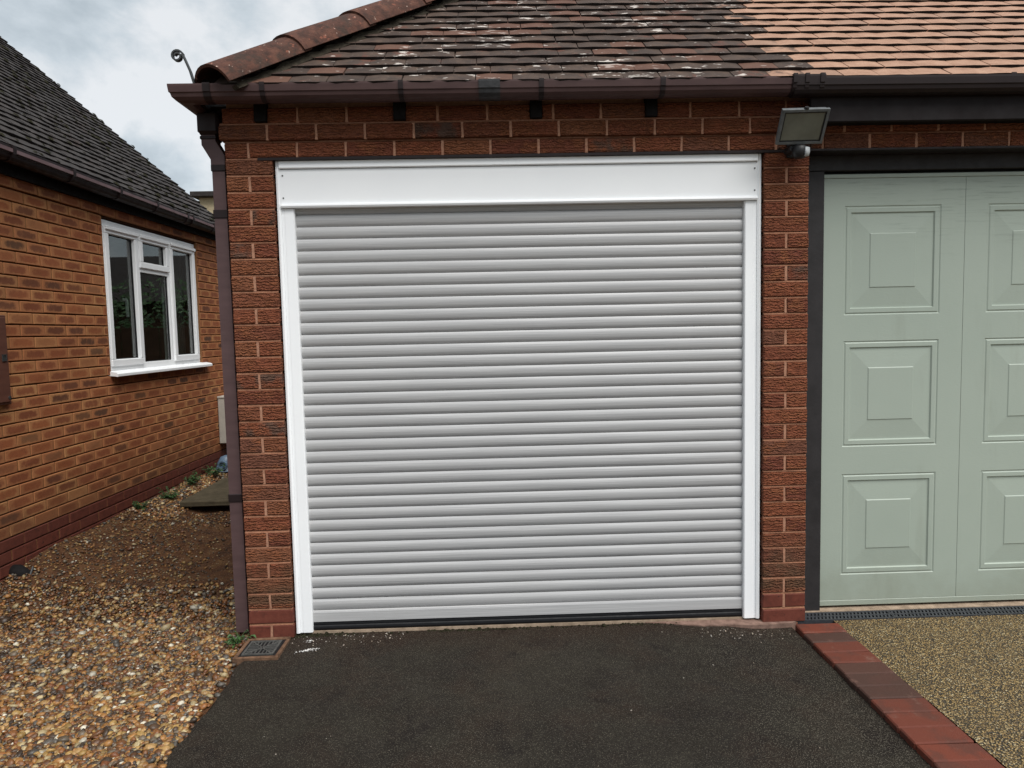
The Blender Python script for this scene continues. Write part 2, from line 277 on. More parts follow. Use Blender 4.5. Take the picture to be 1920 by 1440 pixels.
# ------------------------------------------------------------------ geometry helpers
class MB:
    def __init__(s): s.v = []; s.f = []; s.bn = []; s.r = []
    def add(s, vs, fs):
        o = len(s.v); s.v += [tuple(q) for q in vs]; s.f += [tuple(i + o for i in q) for q in fs]; return s
    def box(s, x0, x1, y0, y1, z0, z1):
        return s.add([(x, y, z) for x in (x0, x1) for y in (y0, y1) for z in (z0, z1)], [(0, 1, 3, 2), (4, 6, 7, 5), (0, 4, 5, 1), (2, 3, 7, 6), (0, 2, 6, 4), (1, 5, 7, 3)])
    def cbox(s, x0, x1, y0, y1, z0, z1, b=.003, jit=0, rnd=random):
        c = ((x0 + x1) / 2, (y0 + y1) / 2, (z0 + z1) / 2); h = ((x1 - x0) / 2, (y1 - y0) / 2, (z1 - z0) / 2); b = min(b, min(h) * .9)
        vs = []; idx = {}
        for sx in (-1, 1):
            for sy in (-1, 1):
                for sz in (-1, 1):
                    j = [rnd.uniform(-jit, jit) for _ in range(3)]
                    for ax in range(3):
                        q = [h[0] - b, h[1] - b, h[2] - b]; q[ax] = h[ax]
                        idx[(sx, sy, sz, ax)] = len(vs); vs.append(tuple(c[i] + (sx, sy, sz)[i] * q[i] + j[i] for i in range(3)))
        fs = []
        for ax in range(3):
            a, d = [i for i in range(3) if i != ax]
            for sg in (-1, 1):
                def k(p, q):
                    t = [0, 0, 0]; t[ax] = sg; t[a] = p; t[d] = q; return idx[(t[0], t[1], t[2], ax)]
                fs.append((k(-1, -1), k(1, -1), k(1, 1), k(-1, 1)))
            for p in (-1, 1):
                for q in (-1, 1):
                    def g(sg, axx):
                        t = [0, 0, 0]; t[ax] = sg; t[a] = p; t[d] = q; return idx[(t[0], t[1], t[2], axx)]
                    fs.append((g(-1, a), g(1, a), g(1, d), g(-1, d)))
        for sx in (-1, 1):
            for sy in (-1, 1):
                for sz in (-1, 1): fs.append(tuple(idx[(sx, sy, sz, ax)] for ax in range(3)))
        return s.add(vs, fs)
    def prism(s, prof, a, b, axis='x'):      # closed profile of (p,q) swept from a to b along axis
        n = len(prof); mk = {'x': lambda t, p, q: (t, p, q), 'y': lambda t, p, q: (p, t, q), 'z': lambda t, p, q: (p, q, t)}[axis]
        vs = [mk(t, p, q) for t in (a, b) for p, q in prof]
        return s.add(vs, [(i, (i + 1) % n, n + (i + 1) % n, n + i) for i in range(n)] + [tuple(range(n)), tuple(range(2 * n - 1, n - 1, -1))])
    def loft(s, rings, caps=True):
        n = len(rings[0]); o = len(s.v); vs = [q for r in rings for q in r]; fs = []
        for k in range(len(rings) - 1):
            for i in range(n): fs.append((k * n + i, k * n + (i + 1) % n, (k + 1) * n + (i + 1) % n, (k + 1) * n + i))
        if caps: fs += [tuple(range(n)), tuple(range((len(rings) - 1) * n, len(rings) * n))]
        return s.add(vs, fs)
    def tube(s, pts, r, n=8):
        rings = []; P = [Vector(p) for p in pts]; nrm = None
        for i, p in enumerate(P):
            t = (P[min(i + 1, len(P) - 1)] - P[max(i - 1, 0)]).normalized()
            if nrm is None: nrm = t.orthogonal().normalized()
            nrm = (nrm - t * nrm.dot(t)).normalized(); b = t.cross(nrm); rr = r[i] if hasattr(r, '__len__') else r
            rings.append([p + (nrm * math.cos(a) + b * math.sin(a)) * rr for a in (2 * PI * k / n for k in range(n))])
        return s.loft(rings)
    def build(s, name, mat, parent=None, smooth=False, loc=None, fix=True):
        me = bpy.data.meshes.new(name); me.from_pydata(s.v, [], s.f)
        if fix:
            import bmesh
            bm = bmesh.new(); bm.from_mesh(me); bmesh.ops.recalc_face_normals(bm, faces=bm.faces); bm.to_mesh(me); bm.free()
        me.materials.append(MT[mat] if isinstance(mat, str) else mat)
        if smooth: me.polygons.foreach_set('use_smooth', [True] * len(me.polygons))
        return link(name, me, parent, loc)
def link(name, me, parent=None, loc=None, rot=None):
    o = bpy.data.objects.new(name, me); COL.objects.link(o)
    if parent: o.parent = parent
    if loc is not None: o.location = loc
    if rot is not None: o.rotation_euler = rot
    return o
def thing(name, label, cat, loc=(0, 0, 0), rot=(0, 0, 0), group=None):
    o = link(name, None, None, loc, rot); o['label'] = label; o['category'] = cat
    if group: o['group'] = group
    return o
def tag(o, label, cat, group=None):
    o['label'] = label; o['category'] = cat
    if group: o['group'] = group
    return o
def attr(me, name, typ, dom, data):
    a = me.attributes.new(name, typ, dom); a.data.foreach_set({'FLOAT': 'value', 'FLOAT_VECTOR': 'vector', 'FLOAT_COLOR': 'color'}[typ], np.asarray(data, dtype=np.float32).ravel())

# bricks: meshes by (length, course height, depth), centred at front-face middle; length along x, front facing -y
_bm = {}
def brick_mesh(kind, ln, ht, dp, variants=6, mat='gbrick', b=.004, jit=.0016):
    key = (kind, round(ln, 4), round(ht, 4), mat)
    if key not in _bm:
        L_ = []
        for k in range(variants):
            mb = MB().cbox(-ln / 2, ln / 2, 0, dp, -ht / 2, ht / 2, b, jit)
            me = bpy.data.meshes.new('brick'); me.from_pydata(mb.v, [], mb.f); me.materials.append(MT[mat])
            import bmesh
            bm = bmesh.new(); bm.from_mesh(me); bmesh.ops.recalc_face_normals(bm, faces=bm.faces); bm.to_mesh(me); bm.free()
            attr(me, 'bn', 'FLOAT_VECTOR', 'POINT', [(v[0] / (ln / 2), v[2] / (ht / 2), 0) for v in mb.v]); L_.append(me)
        _bm[key] = L_
    return random.choice(_bm[key])

# ================================================================== ground
def smooth(t): t = np.clip(t, 0, 1); return t * t * (3 - 2 * t)
def wallx(y): return -1.7185 + .021 * y
def gz(x, y):                                   # gravel / soil height between the two buildings
    x = np.asarray(x, float); y = np.asarray(y, float)
    s = smooth((y + .1) / 1.5); k = smooth((-1.2 - x) / .5)
    h = s * (.025 + .14 * k)
    bumps = .012 * np.sin(5.1 * x + 2.3 * y) * np.sin(4.3 * y - 1.7 * x + 1) + .006 * np.sin(13 * x + 3) * np.sin(11 * y)
    ridge = .03 * np.exp(-((y - .55 - .15 * np.sin(3 * x)) / .12) ** 2) * smooth((x + 1.2) / .5) * smooth((.02 - x) / .15)
    return -.012 + h + bumps * smooth((-x + .0) / .25) + ridge
def grid_mesh(name, xs, ys, zf, mat, kind='structure', parent=None):
    X, Y = np.meshgrid(xs, ys); Z = zf(X, Y); nx, ny = len(xs), len(ys)
    v = np.stack([X, Y, Z], -1).reshape(-1, 3)
    f_ = [(j * nx + i, j * nx + i + 1, (j + 1) * nx + i + 1, (j + 1) * nx + i) for j in range(ny - 1) for i in range(nx - 1)]
    me = bpy.data.meshes.new(name); me.from_pydata(v.tolist(), [], f_); me.materials.append(MT[mat]); me.polygons.foreach_set('use_smooth', [True] * len(f_))
    o = link(name, me, parent)
    if kind: o['kind'] = kind
    return o
MB().add([(-400, -400, -.12), (400, -400, -.12), (400, 400, -.12), (-400, 400, -.12)], [(0, 1, 2, 3)]).build('ground', 'ground')['kind'] = 'structure'
AE = .012     # asphalt's left edge
grid_mesh('gravel_path', np.linspace(-4.2, AE + .03, 75), np.linspace(-3.2, 8, 170), lambda x, y: gz(x, y) - .004, 'soil')
# driveway of old asphalt, its left edge ragged
xs = np.linspace(0, 1, 60); ys = np.linspace(-6, .045, 130)
T, Yg = np.meshgrid(xs, ys); edge = AE + .012 * np.sin(9 * Yg) + .008 * np.sin(31 * Yg + 1) + .05 * smooth((-.8 - Yg) / 2)
Xg = edge + (2.664 - edge) * T
Zg = .004 + .004 * np.sin(3 * Xg + 1) * np.sin(2.6 * Yg) - .016 * smooth((Xg - 2.2) / .4) - .01 * smooth((-.4 - Yg) / 3)
Zg[:, 0] -= .03
v = np.stack([Xg, Yg, Zg], -1).reshape(-1, 3); nx = 60
me = bpy.data.meshes.new('driveway'); me.from_pydata(v.tolist(), [], [(j * nx + i, j * nx + i + 1, (j + 1) * nx + i + 1, (j + 1) * nx + i) for j in range(129) for i in range(nx - 1)])
me.materials.append(MT['asphalt']); me.polygons.foreach_set('use_smooth', [True] * len(me.polygons)); link('driveway', me)['kind'] = 'structure'
grid_mesh('resin_driveway', np.linspace(2.884, 9, 30), np.linspace(-6, .0, 30), lambda x, y: .004 + 0 * x, 'resin')
o = MB().box(.212, 2.55, .046, .4, -.1, .018).build('threshold', 'concrete'); o['kind'] = 'structure'
# broken pinkish concrete apron at the right end of the threshold
pts = [(1.95, .045), (2.1, .012), (2.22, -.018), (2.34, -.012), (2.46, -.034), (2.58, -.03), (2.663, -.024), (2.70, .004), (2.742, .02), (2.742, .12), (2.535, .12), (2.535, .045)]
MB().prism(pts, -.08, .009, 'z').build('apron', 'pinkcon')['kind'] = 'structure'
MB().box(2.745, 9, .094, .5, -.1, .012).build('door_threshold', 'concrete')['kind'] = 'structure'

# ================================================================== the garage block
HC = .07673
zj = lambda n: (30 - n) * HC
G = thing('garage', 'red brick garage block with grey roller door, sage panel door and tiled hip roof', 'garage', (0, 0, 0))
RX = 5.35     # right-hand end of the block (out of view)
wall = MB()
wall.box(.012, .203, .0135, .3, -.3, 2.302)                    # left pier core
wall.box(2.5395, 2.730, .0135, .3, -.3, 2.302)                # right pier core
wall.box(.012, RX, .0135, .3, 2.31, 2.60)                  # band above the doors
wall.box(5.15, RX, .0135, .3, -.3, 2.302)
wall.box(.012, .25, .3005, 4.6, -.3, 2.55); wall.box(RX - .2, RX, .3005, 4.6, -.3, 2.55); wall.box(.2505, RX - .2005, 4.4, 4.6, -.3, 2.55)
wall = wall.build('wall', 'mortar', G)
MB().box(.25, 5.15, .6, 4.39, -.1, 2.50).build('interior', 'dark', G)
J = .005
def gbrick(x0, x1, n, y=0., red=False, dz=0):                   # one front brick between joints, course top at joint n
    zt, zb = zj(n) - J, zj(n + 1) + J
    if dz: zb += dz
    me = brick_mesh('g', x1 - x0, zt - zb, .1, mat='red' if red else 'gbrick')
    link('brick', me, wall, ((x0 + x1) / 2, y + random.uniform(-.0015, .0015), (zt + zb) / 2))
def bed(x0, x1, n, y=0.):                                       # weathered bed joint: recessed at its top, flush at its bottom
    mort.prism([(y + .0085, zj(n) + J + .001), (y + .02, zj(n) + J + .001), (y + .02, zj(n) - J - .001), (y + .0022, zj(n) - J + .0008)], x0, x1)
def perp(x, n, y=0.):
    prp.box(x - .0062, x + .0062, y + .003, y + .02, zj(n + 1) + J - .002, zj(n) - J + .0005)
mort = MB(); prp = MB()
for x0, x1 in ((0, .215), (2.5275, 2.742)):
    for n in range(31):
        red = n >= 28; xm = (x0 + x1) / 2
        halves = (n % 2 == 1) if n < 28 else ((n == 29) if x0 == 0 else (n == 28))
        if n == 30: halves = False
        if halves:
            gbrick(x0, xm - J, n, red=red); gbrick(xm + J, x1, n, red=red); perp(xm, n)
        else: gbrick(x0, x1, n, red=red)
        if n: bed(x0 + .002, x1 - .002, n)
    bed(x0 + .002, x1 - .002, 0)
# three courses over the doors: A flush, B proud, C proud
xa = [0] + [.1075 + .225 * k for k in range(24)]
for a, b in zip(xa[:-1], xa[1:]):
    gbrick(a + (J if a else 0), b - J, -1); perp(b, -1)
PB = -.016
xb = [-.018] + [.2025 + .225 * k for k in range(23)]
for a, b in zip(xb[:-1], xb[1:]): gbrick(a + (J if a > 0 else 0), b - J, -2, PB); perp(b, -2, PB)
FEET = [.178, .815, 1.447, 1.985]
xc = [0, .178, .345, .57, .815, .99, 1.22, 1.447, 1.527, 1.75, 1.985, 2.17, 2.40, 2.62, 2.84, 3.065, 3.29, 3.515, 3.74, 3.965, 4.19, 4.415, 4.64, 4.865, 5.09]
for a, b in zip(xc[:-1], xc[1:]):
    p = a + (.028 if a in FEET else J if a else 0); q = b - (.028 if b in FEET else J)
    gbrick(p, q, -3, PB)
    if b not in FEET: perp(b, -3, PB)
bed(.0, 5.1, -1, -.0); bed(-.014, 5.1, -2, PB)
mort.build('bed_mortar', 'gmortar', G); prp.build('mortar', 'mortar', G)['kind'] = 'stuff'
for x in FEET: MB().cbox(x - .0275, x + .0275, -.03, .05, 2.462, 2.57, .003).build('rafter_foot', 'black', G)
MB().box(.15, 2.62, -.004, .1, 2.2935, 2.3055).build('lintel', 'gutter2', G); MB().box(2.70, 5.2, -.004, .1, 2.2985, 2.3075).build('lintel', 'gutter2', G)
# brickwork of the side wall (seen only in the neighbour's window)
sb = MB(); rn = []
for n in range(-2, 30):
    y = .11 if n % 2 else .0
    y += .1
    while y < 4.55:
        y1 = min(y + .215, 4.59); sb.box(.0, .05, y + .002, y1, zj(n + 1) + J, zj(n) - J); rn += [random.random()] * 8; y += .225
o = sb.build('side_brickwork', 'gbrick_s', G); o['kind'] = 'stuff'; attr(o.data, 'rnd', 'FLOAT', 'POINT', rn)

# ---- roller shutter door
FX0, FX1 = .219, 2.5235
D = link('roller_door', None, G, (0, 0, 0))
for s_, xo in ((1, FX0), (-1, FX1)):                              # side posts with a stepped edge
    MB().prism([(xo, .035), (xo + s_ * .004, .022), (xo + s_ * .013, .020), (xo + s_ * .022, .026), (xo + s_ * .022, .12), (xo, .12)], .019, 2.294, 'z').build('side_post', 'white', D)
for s_, xo in ((1, FX0 + .0225), (-1, FX1 - .0225)):
    m = MB().prism([(xo, .030), (xo + s_ * .012, .030), (xo + s_ * .014, .0285), (xo + s_ * .054, .0285), (xo + s_ * .058, .034), (xo + s_ * .058, .11), (xo, .11)], .019, 2.0755, 'z')
    m.build('guide_rail', 'white', D)
xl, xr = FX0 + .0225, FX1 - .0225
MB().prism([(.026, 2.294), (.012, 2.292), (.012, 2.262), (.018, 2.2585), (.2, 2.2585), (.2, 2.294)], xl, xr).build('top_trim', 'white', D)
MB().prism([(.024, 2.2555), (.024, 2.0975), (.2, 2.0975), (.2, 2.2555)], xl, xr).build('fascia_panel', 'white', D)
MB().box(xl, xr, .030, .19, 2.25, 2.26).build('shadow_gap', 'gasket', D)
MB().prism([(.023, 2.0972), (.014, 2.094), (.012, 2.086), (.016, 2.0778), (.2, 2.0778), (.2, 2.0972)], xl, xr).build('bottom_trim', 'white', D)
for xx in (xl + .012, xr - .012):
    for zz in (2.228, 2.125): MB().tube([(xx, .0245, zz), (xx, .0205, zz)], [.004, .003], 8).build('screw', 'iron', D)
# curved slats, one mesh shared
SP = .0568; z0 = .1195
prof = []
for k in range(9):
    t = k / 8; q = (t - .6) / (.6 if t < .6 else .4); prof.append(((.0078 if t < .6 else .0062) * abs(q) ** 2.1 + (.003 if k == 0 else 0), t * (SP - .0022) + .0006))
cx0, cx1 = FX0 + .072, FX1 - .072
smb = MB().prism([(-.0 + y, z) for y, z in prof] + [(.014, SP - .0016), (.014, .0006)], cx0, cx1)
s0 = smb.build('slat', 'slat', D, loc=(0, .050, z0)); sme = s0.data
sme.polygons.foreach_set('use_smooth', [len(p.vertices) == 4 for p in sme.polygons])
try: sme.set_sharp_from_angle(angle=R(40))
except Exception: pass
for k in range(1, 35): link('slat', sme, D, (0, .050 + random.uniform(-.0004, .0004), z0 + k * SP))
MB().box(cx0, cx1, .0645, .07, .05, 2.1).build('curtain_hinges', 'gasket', D)
MB().prism([(.056, .1190), (.048, .1165), (.046, .110), (.046, .064), (.05, .0615), (.0625, .0615), (.0625, .1190)], cx0, cx1).build('bottom_rail', 'slat', D)
MB().prism([(.052, .061), (.050, .05), (.054, .046), (.048, .040), (.047, .03), (.052, .0185), (.075, .0185), (.075, .061)], cx0, cx1).build('rubber_seal', 'rubber', D)

# ---- sage green panel door in a charcoal frame
P = link('panel_door', None, G, (-.0287, .0789, -.0347)); P.scale = (1.0235,) * 3
MB().cbox(2.7095, 2.83, .03, .11, .03, 2.209, .002).build('frame_post', 'dframe', P)
MB().cbox(2.7095, 5.12, .03, .11, 2.2115, 2.297, .002).build('frame_head', 'dframe', P)
MB().cbox(5.03, 5.12, .03, .11, .03, 2.209, .002).build('frame_post', 'dframe', P)
MB().box(2.832, 5.028, .085, .1, 2.19, 2.211).build('head_gap', 'gasket', P)
MB().cbox(2.832, 5.028, .052, .085, 2.1795, 2.1985, .002).build('top_rail', 'sage', P)
MB().cbox(2.832, 5.028, .054, .085, .058, .0855, .002).build('bottom_rail', 'sage', P)
MB().box(2.832, 5.028, .0755, .09, .0575, 2.2).build('door_back', 'gasket', P)
cols = [2.8325, 3.5395, 4.2505, 5.0275]; rows = [.087, .7965, 1.4545, 2.178]
prow = [(.2165, .7295), (.8675, 1.3925), (1.520, 2.0475)]
YB = .056
for ci in range(3):
    a, b = cols[ci] + .001, cols[ci + 1] - .001
    px0 = a + (.111 if ci == 0 else .1125); px1 = px0 + .477
    for ri in range(3):
        c, d = rows[ri], rows[ri + 1]; pz0, pz1 = prow[ri]
        rings = []
        def ring(x0, x1, z0_, z1_, y): rings.append([(x0, y, z0_), (x1, y, z0_), (x1, y, z1_), (x0, y, z1_)])
        ring(a, b, c, d, YB + .02); ring(a, b, c, d, YB)
        for ins, y in ((0, 0), (.004, .0032), (.007, .0032), (.012, 0), (.031, 0), (.036, .0066), (.042, .0066), (.124, .0012), (.128, -.0018)):
            i2 = ins * (1.06 if ins > .1 else 1)
            ring(px0 + ins, px1 - ins, pz0 + i2, pz1 - i2, YB + y)
        mb = MB().loft(rings, False); n_ = len(mb.v); mb.f.append((n_ - 4, n_ - 3, n_ - 2, n_ - 1))
        mb.build('door_panel', 'sage', P)

# ---- fascias, gutter, downpipe
MB().box(-.08, 2.69, -.075, -.045, 2.552, 2.635).build('fascia_board', 'black', G)
MB().box(-.08, 2.69, -.0448, .0, 2.60, 2.606).build('soffit', 'black', G)
MB().cbox(2.70, RX, -.105, -.085, 2.402, 2.62, .003).build('fascia_board', 'fascia', G)
MB().box(2.70, RX, -.0848, -.018, 2.408, 2.414).build('soffit', 'black', G)
MB().box(-.085, -.06, -.045, 4.4, 2.53, 2.62).build('fascia_board', 'black', G); MB().box(-.0595, .01, .02, 4.4, 2.54, 2.547).build('soffit', 'black', G)
gp_o = [(0, .008), (-.0, .0), (.003, -.026), (.008, -.030), (.012, -.044), (.024, -.056), (.045, -.061), (.075, -.060), (.092, -.045), (.097, .008)]
gp_i = [(.094, .008), (.089, -.043), (.074, -.056), (.046, -.057), (.027, -.053), (.016, -.042), (.012, -.029), (.007, -.024), (.006, .003), (.006, .008)]
def gutter_sweep(path, dz=0, prof=None):
    rings = []
    for fn in path: rings.append([fn(d, z + dz) for d, z in (prof or gp_o + gp_i)])
    return MB().loft(rings)
GZ = 2.578; GY = -.172; GXL = -.172
gutter_sweep([lambda d, z: (2.60, GY + d, GZ + z), lambda d, z: (GXL + d, GY + d, GZ + z), lambda d, z: (GXL + d, 4.4, GZ + z)]).build('gutter', 'gutter', G)
gutter_sweep([lambda d, z: (RX, GY + d - .004, GZ - .012 + z * 1.05), lambda d, z: (2.60, GY + d - .004, GZ - .004 + z * 1.05)]).build('gutter', 'gutter2', G)['label'] = 'darker brown gutter run over the green door'
go = [(d - .006 if d < .05 else d, z - .005 if z < 0 else z + .004) for d, z in gp_o]
def collar(x0, x1, name, mat, sc=1.0):
    pr_ = [(d * 1.0 - .004, z * 1.07 + .002) for d, z in gp_o]
    m = MB(); m.prism([(GY + d, GZ + z) for d, z in pr_], x0, x1); return m.build(name, mat, G)
for x in (.237, .842, 1.463, 2.005, 3.59): collar(x - .011, x + .011, 'gutter_bracket', 'gutter2')
collar(-.02, .012, 'gutter_angle_joint', 'gutter2')
o = collar(1.185, 1.28, 'sealing_tape', 'tapem'); o['label'] = 'black waterproof tape wrapped round the gutter'
m = MB()
for x0, x1, k in ((2.585, 2.735, 0), (2.588, 2.606, 1), (2.642, 2.66, 1), (2.71, 2.73, 1)):
    m.prism([(GY + d - .005 - .004 * k, GZ + z * (1.09 + .05 * k) + .004 + .004 * k) for d, z in gp_o], x0, x1)
m.build('gutter_union', 'gutter2', G)
def rect_pipe(path, hw, hd, y):                                   # sweep in the x-z plane
    rings = []
    for i, (x, z) in enumerate(path):
        p = Vector((x, z)); a = (p - Vector(path[i - 1])).normalized() if i else None; b = (Vector(path[i + 1]) - p).normalized() if i < len(path) - 1 else None
        t = ((a or b) + (b or a)).normalized(); nrm = Vector((-t.y, t.x)); k = 1 / max(.6, nrm.dot(Vector((-(b or a).y, (b or a).x))))
        q1 = p + nrm * hw * k; q2 = p - nrm * hw * k
        rings.append([(q1.x, y - hd, q1.y), (q1.x, y + hd, q1.y), (q2.x, y + hd, q2.y), (q2.x, y - hd, q2.y)])
    return MB().loft(rings)
PYC = .064; PX = -.0455
dp = link('downpipe', None, G, (0, 0, 0))
rect_pipe([(-.084, 2.46), (-.084, 2.385), (PX, 2.318), (PX, 2.262)], .0325, .0335, PYC).build('swan_neck', 'pipe', dp)
rect_pipe([(PX, 2.27), (PX, .03)], .0295, .0305, PYC).build('pipe', 'pipe', dp)
MB().cbox(-.130, -.030, PYC - .05, PYC + .05, 2.425, 2.528, .012).build('outlet', 'gutter2', dp)
m = MB()
for z in (2.43, 2.41): m.cbox(-.122, -.046, PYC - .038, PYC + .038, z - .008, z + .008, .003)
m.build('outlet_collar', 'gutter2', dp)
for z in (2.275, 2.058, .70):
    MB().cbox(PX - .034, PX + .0345, PYC - .035, PYC + .035, z - .02, z + (.02 if z < 2.2 else .012), .003).build('pipe_clip', 'gutter2', dp)
# ---- hip iron scroll
sc = [(-.078, 2.60), (-.094, 2.66), (-.112, 2.705), (-.124, 2.733)]
for k in range(22):
    a = R(20) + k * R(24); rr = .0265 * (1 - k / 34)
    sc.append((-.1475 + rr * math.cos(a), 2.7265 + rr * math.sin(a)))
rings = []
for i, (x, z) in enumerate(sc):
    p = Vector((x, z)); t = (Vector(sc[min(i + 1, len(sc) - 1)]) - Vector(sc[max(i - 1, 0)])).normalized(); nn = Vector((-t.y, t.x)) * .0036
    rings.append([(p.x + nn.x, -.115, p.y + nn.y), (p.x + nn.x, -.093, p.y + nn.y), (p.x - nn.x, -.093, p.y - nn.y), (p.x - nn.x, -.115, p.y - nn.y)])
MB().loft(rings).build('hip_iron', 'iron', G)

# ---- roof: slab, tiles, hip tiles
PT = R(40); TA = math.tan(PT); ZR = 2.645
rz = lambda y: ZR + (y + .1) * TA                                # level of the tiles' lower edges above y
HO = .165                                                         # plan offset of the hip: x = y + HO
yr = 2.3
roof = MB(); dzs = .05
A = [(HO - .06, -.06), (RX + .2, -.06), (RX + .2, yr), (yr + HO, yr)]
roof.add([(x, y, rz(y) - dzs) for x, y in A] + [(x, y, rz(y) - dzs - .06) for x, y in A], [(0, 1, 2, 3), (4, 7, 6, 5), (0, 4, 5, 1), (1, 5, 6, 2), (2, 6, 7, 3), (3, 7, 4, 0)])
Bq = [(HO - .06, -.06), (yr + HO, yr), (yr + HO, 4.7 - 0), (HO - .06, 4.75)]
roof.add([(x, y, ZR + (x - HO + .1) * TA - dzs) for x, y in Bq], [(0, 1, 2, 3)])
roof.add([(RX + .2, yr, rz(yr) - dzs), (yr + HO, yr, rz(yr) - dzs), (HO - .06, 4.65, rz(-.06) - dzs), (RX + .2, 4.65, rz(-.06) - dzs)], [(0, 1, 2, 3)])
roof = roof.build('roof', 'black', G)
def tile_mesh(wd, ln, th, camber, seed, cut=None):
    r_ = random.Random(seed); nseg = 4; vs = []; fs = []
    xs_ = [(-wd / 2 + wd * i / nseg) for i in range(nseg + 1)]
    sag = [r_.uniform(-.0007, .0007) for _ in xs_]; e_ = [r_.uniform(-.0015, .0015) for _ in xs_]
    for top in (1, 0):
        for row in (0, 1):
            for i, x in enumerate(xs_):
                q = camber * (1 - (2 * x / wd) ** 2)
                vs.append((x, (e_[i] * .6 + (.006 if i in (0, nseg) else 0) * (1 - row)) if row == 0 else ln, q + sag[i] * (1 - row) + (0 if top else -th)))
    n_ = nseg + 1
    for i in range(nseg):
        fs += [(i, i + 1, n_ + i + 1, n_ + i), (2 * n_ + i, 3 * n_ + i, 3 * n_ + i + 1, 2 * n_ + i + 1), (i, 2 * n_ + i, 2 * n_ + i + 1, i + 1)]
    fs += [(0, n_, 3 * n_, 2 * n_), (nseg, 2 * n_ + nseg, 3 * n_ + nseg, n_ + nseg)]
    return vs, fs
GA = .0975; TW = .1642
EDGE = simple('dark_tile_tail', lin(30, 24, 22), .9, .2, .4, 30)  # algae-dark tails, also painting in the shade lines under each course
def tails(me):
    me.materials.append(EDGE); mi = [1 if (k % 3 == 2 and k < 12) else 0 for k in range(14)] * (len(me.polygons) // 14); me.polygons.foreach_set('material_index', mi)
tv = []
for k in range(8):
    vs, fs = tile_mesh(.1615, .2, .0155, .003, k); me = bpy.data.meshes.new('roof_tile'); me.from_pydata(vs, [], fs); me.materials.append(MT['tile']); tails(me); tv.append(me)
TILT = PT - R(6.5)
cnt = 0; extra = MB(); cand = []
for i in range(32):
    y = -.1 + (i - 1) * GA * math.cos(PT); z = ZR + (i - 1) * GA * math.sin(PT)
    off = 1.238 + TW / 2 if i % 2 else 1.174 + TW / 2
    k0 = int((y + HO - .1 - off) / TW) - 1
    for k in range(k0, 40):
        x = off + k * TW + random.uniform(-.003, .003)
        if x - TW / 2 < y + HO - .12 or x > RX + .15: continue
        inview = i <= 13 and x < 4.08 - .0 + .1 * (i / 13)
        cand.append((not inview, i, x, y, z))
for nv, i, x, y, z in sorted(cand, key=lambda t: (t[0], t[1])):
    M = Matrix.Translation((x, y, z + random.uniform(-.001, .001))) @ Matrix.Rotation(random.uniform(-.006, .006), 4, 'Y') @ Matrix.Rotation(TILT + random.uniform(-.006, .006), 4, 'X') @ Matrix.Rotation(random.uniform(-.012, .012), 4, 'Z')
    if not nv and cnt < 300:
        o = link('roof_tile', random.choice(tv), roof); o.matrix_local = M; cnt += 1
    else:
        vs, fs = tile_mesh(.1615, .2, .0155, .003, random.randrange(99)); extra.add([M @ Vector(q) for q in vs], fs)
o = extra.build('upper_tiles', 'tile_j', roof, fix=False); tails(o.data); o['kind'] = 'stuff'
lt = MB()                                                         # left slope of the hip, seen only from the side
for i in range(30):
    x = HO - .1 + (i - 1) * GA * math.cos(PT) ; z = ZR + (i - 1) * GA * math.sin(PT)
    y = x - HO + .1 + random.random() * .1
    while y < 4.6 - (x - HO) :
        M = Matrix.Translation((x, y, z)) @ Matrix.Rotation(-PI / 2, 4, 'Z') @ Matrix.Rotation(TILT, 4, 'X'); vs, fs = tile_mesh(.1615, .2, .0155, .003, random.randrange(99))
        lt.add([M @ Vector(q) for q in vs], fs); y += TW
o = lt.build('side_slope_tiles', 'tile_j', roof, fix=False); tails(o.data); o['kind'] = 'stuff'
hd = Vector((1, 1, TA)).normalized(); side = Vector((1, -1, 0)).normalized(); hu = side.cross(hd).normalized()
if hu.z < 0: hu = -hu
HL = .43; t0 = -.03 * 1.6
for k in range(8):
    st = Vector((HO - .14, -.14, rz(-.14) - .058)) + hd * (k * HL) + hu * .0
    rings = []
    rad0, rad1 = .146 * (1 + random.uniform(-.01, .01)), .139
    for t, rr in ((0, rad0), (.03, rad0), (HL + .045, rad1)):
        c_ = st + hd * t + hu * (.007 * (1 - t / HL) if k else 0)
        arc = [PI * (.04 + .92 * j / 14) for j in range(15)]
        ou = [c_ + side * math.cos(a) * rr * 1.08 + hu * math.sin(a) * rr * .82 for a in arc]
        inn = [c_ + side * math.cos(a) * (rr - .014) * 1.08 + hu * math.sin(a) * (rr - .016) * .82 for a in reversed(arc)]
        rings.append(ou + inn)
    m = MB().loft(rings); o = m.build('hip_tile', 'hip', roof, smooth=True)
    try: o.data.set_sharp_from_angle(angle=R(45))
    except Exception: pass
bed_ = MB(); rings = []
for k in range(60):
    c_ = Vector((HO - .12, -.12, rz(-.12) - .045)) + hd * (k * .055); a1 = random.uniform(.128, .14); a2 = random.uniform(-.02, .0)
    rings.append([c_ + side * a1 - hu * .035, c_ + side * (a1 - .02) + hu * a2, c_ - side * (a1 - .02) + hu * a2, c_ - side * a1 - hu * .035])
bed_.loft(rings).build('hip_bedding', 'lead', roof)

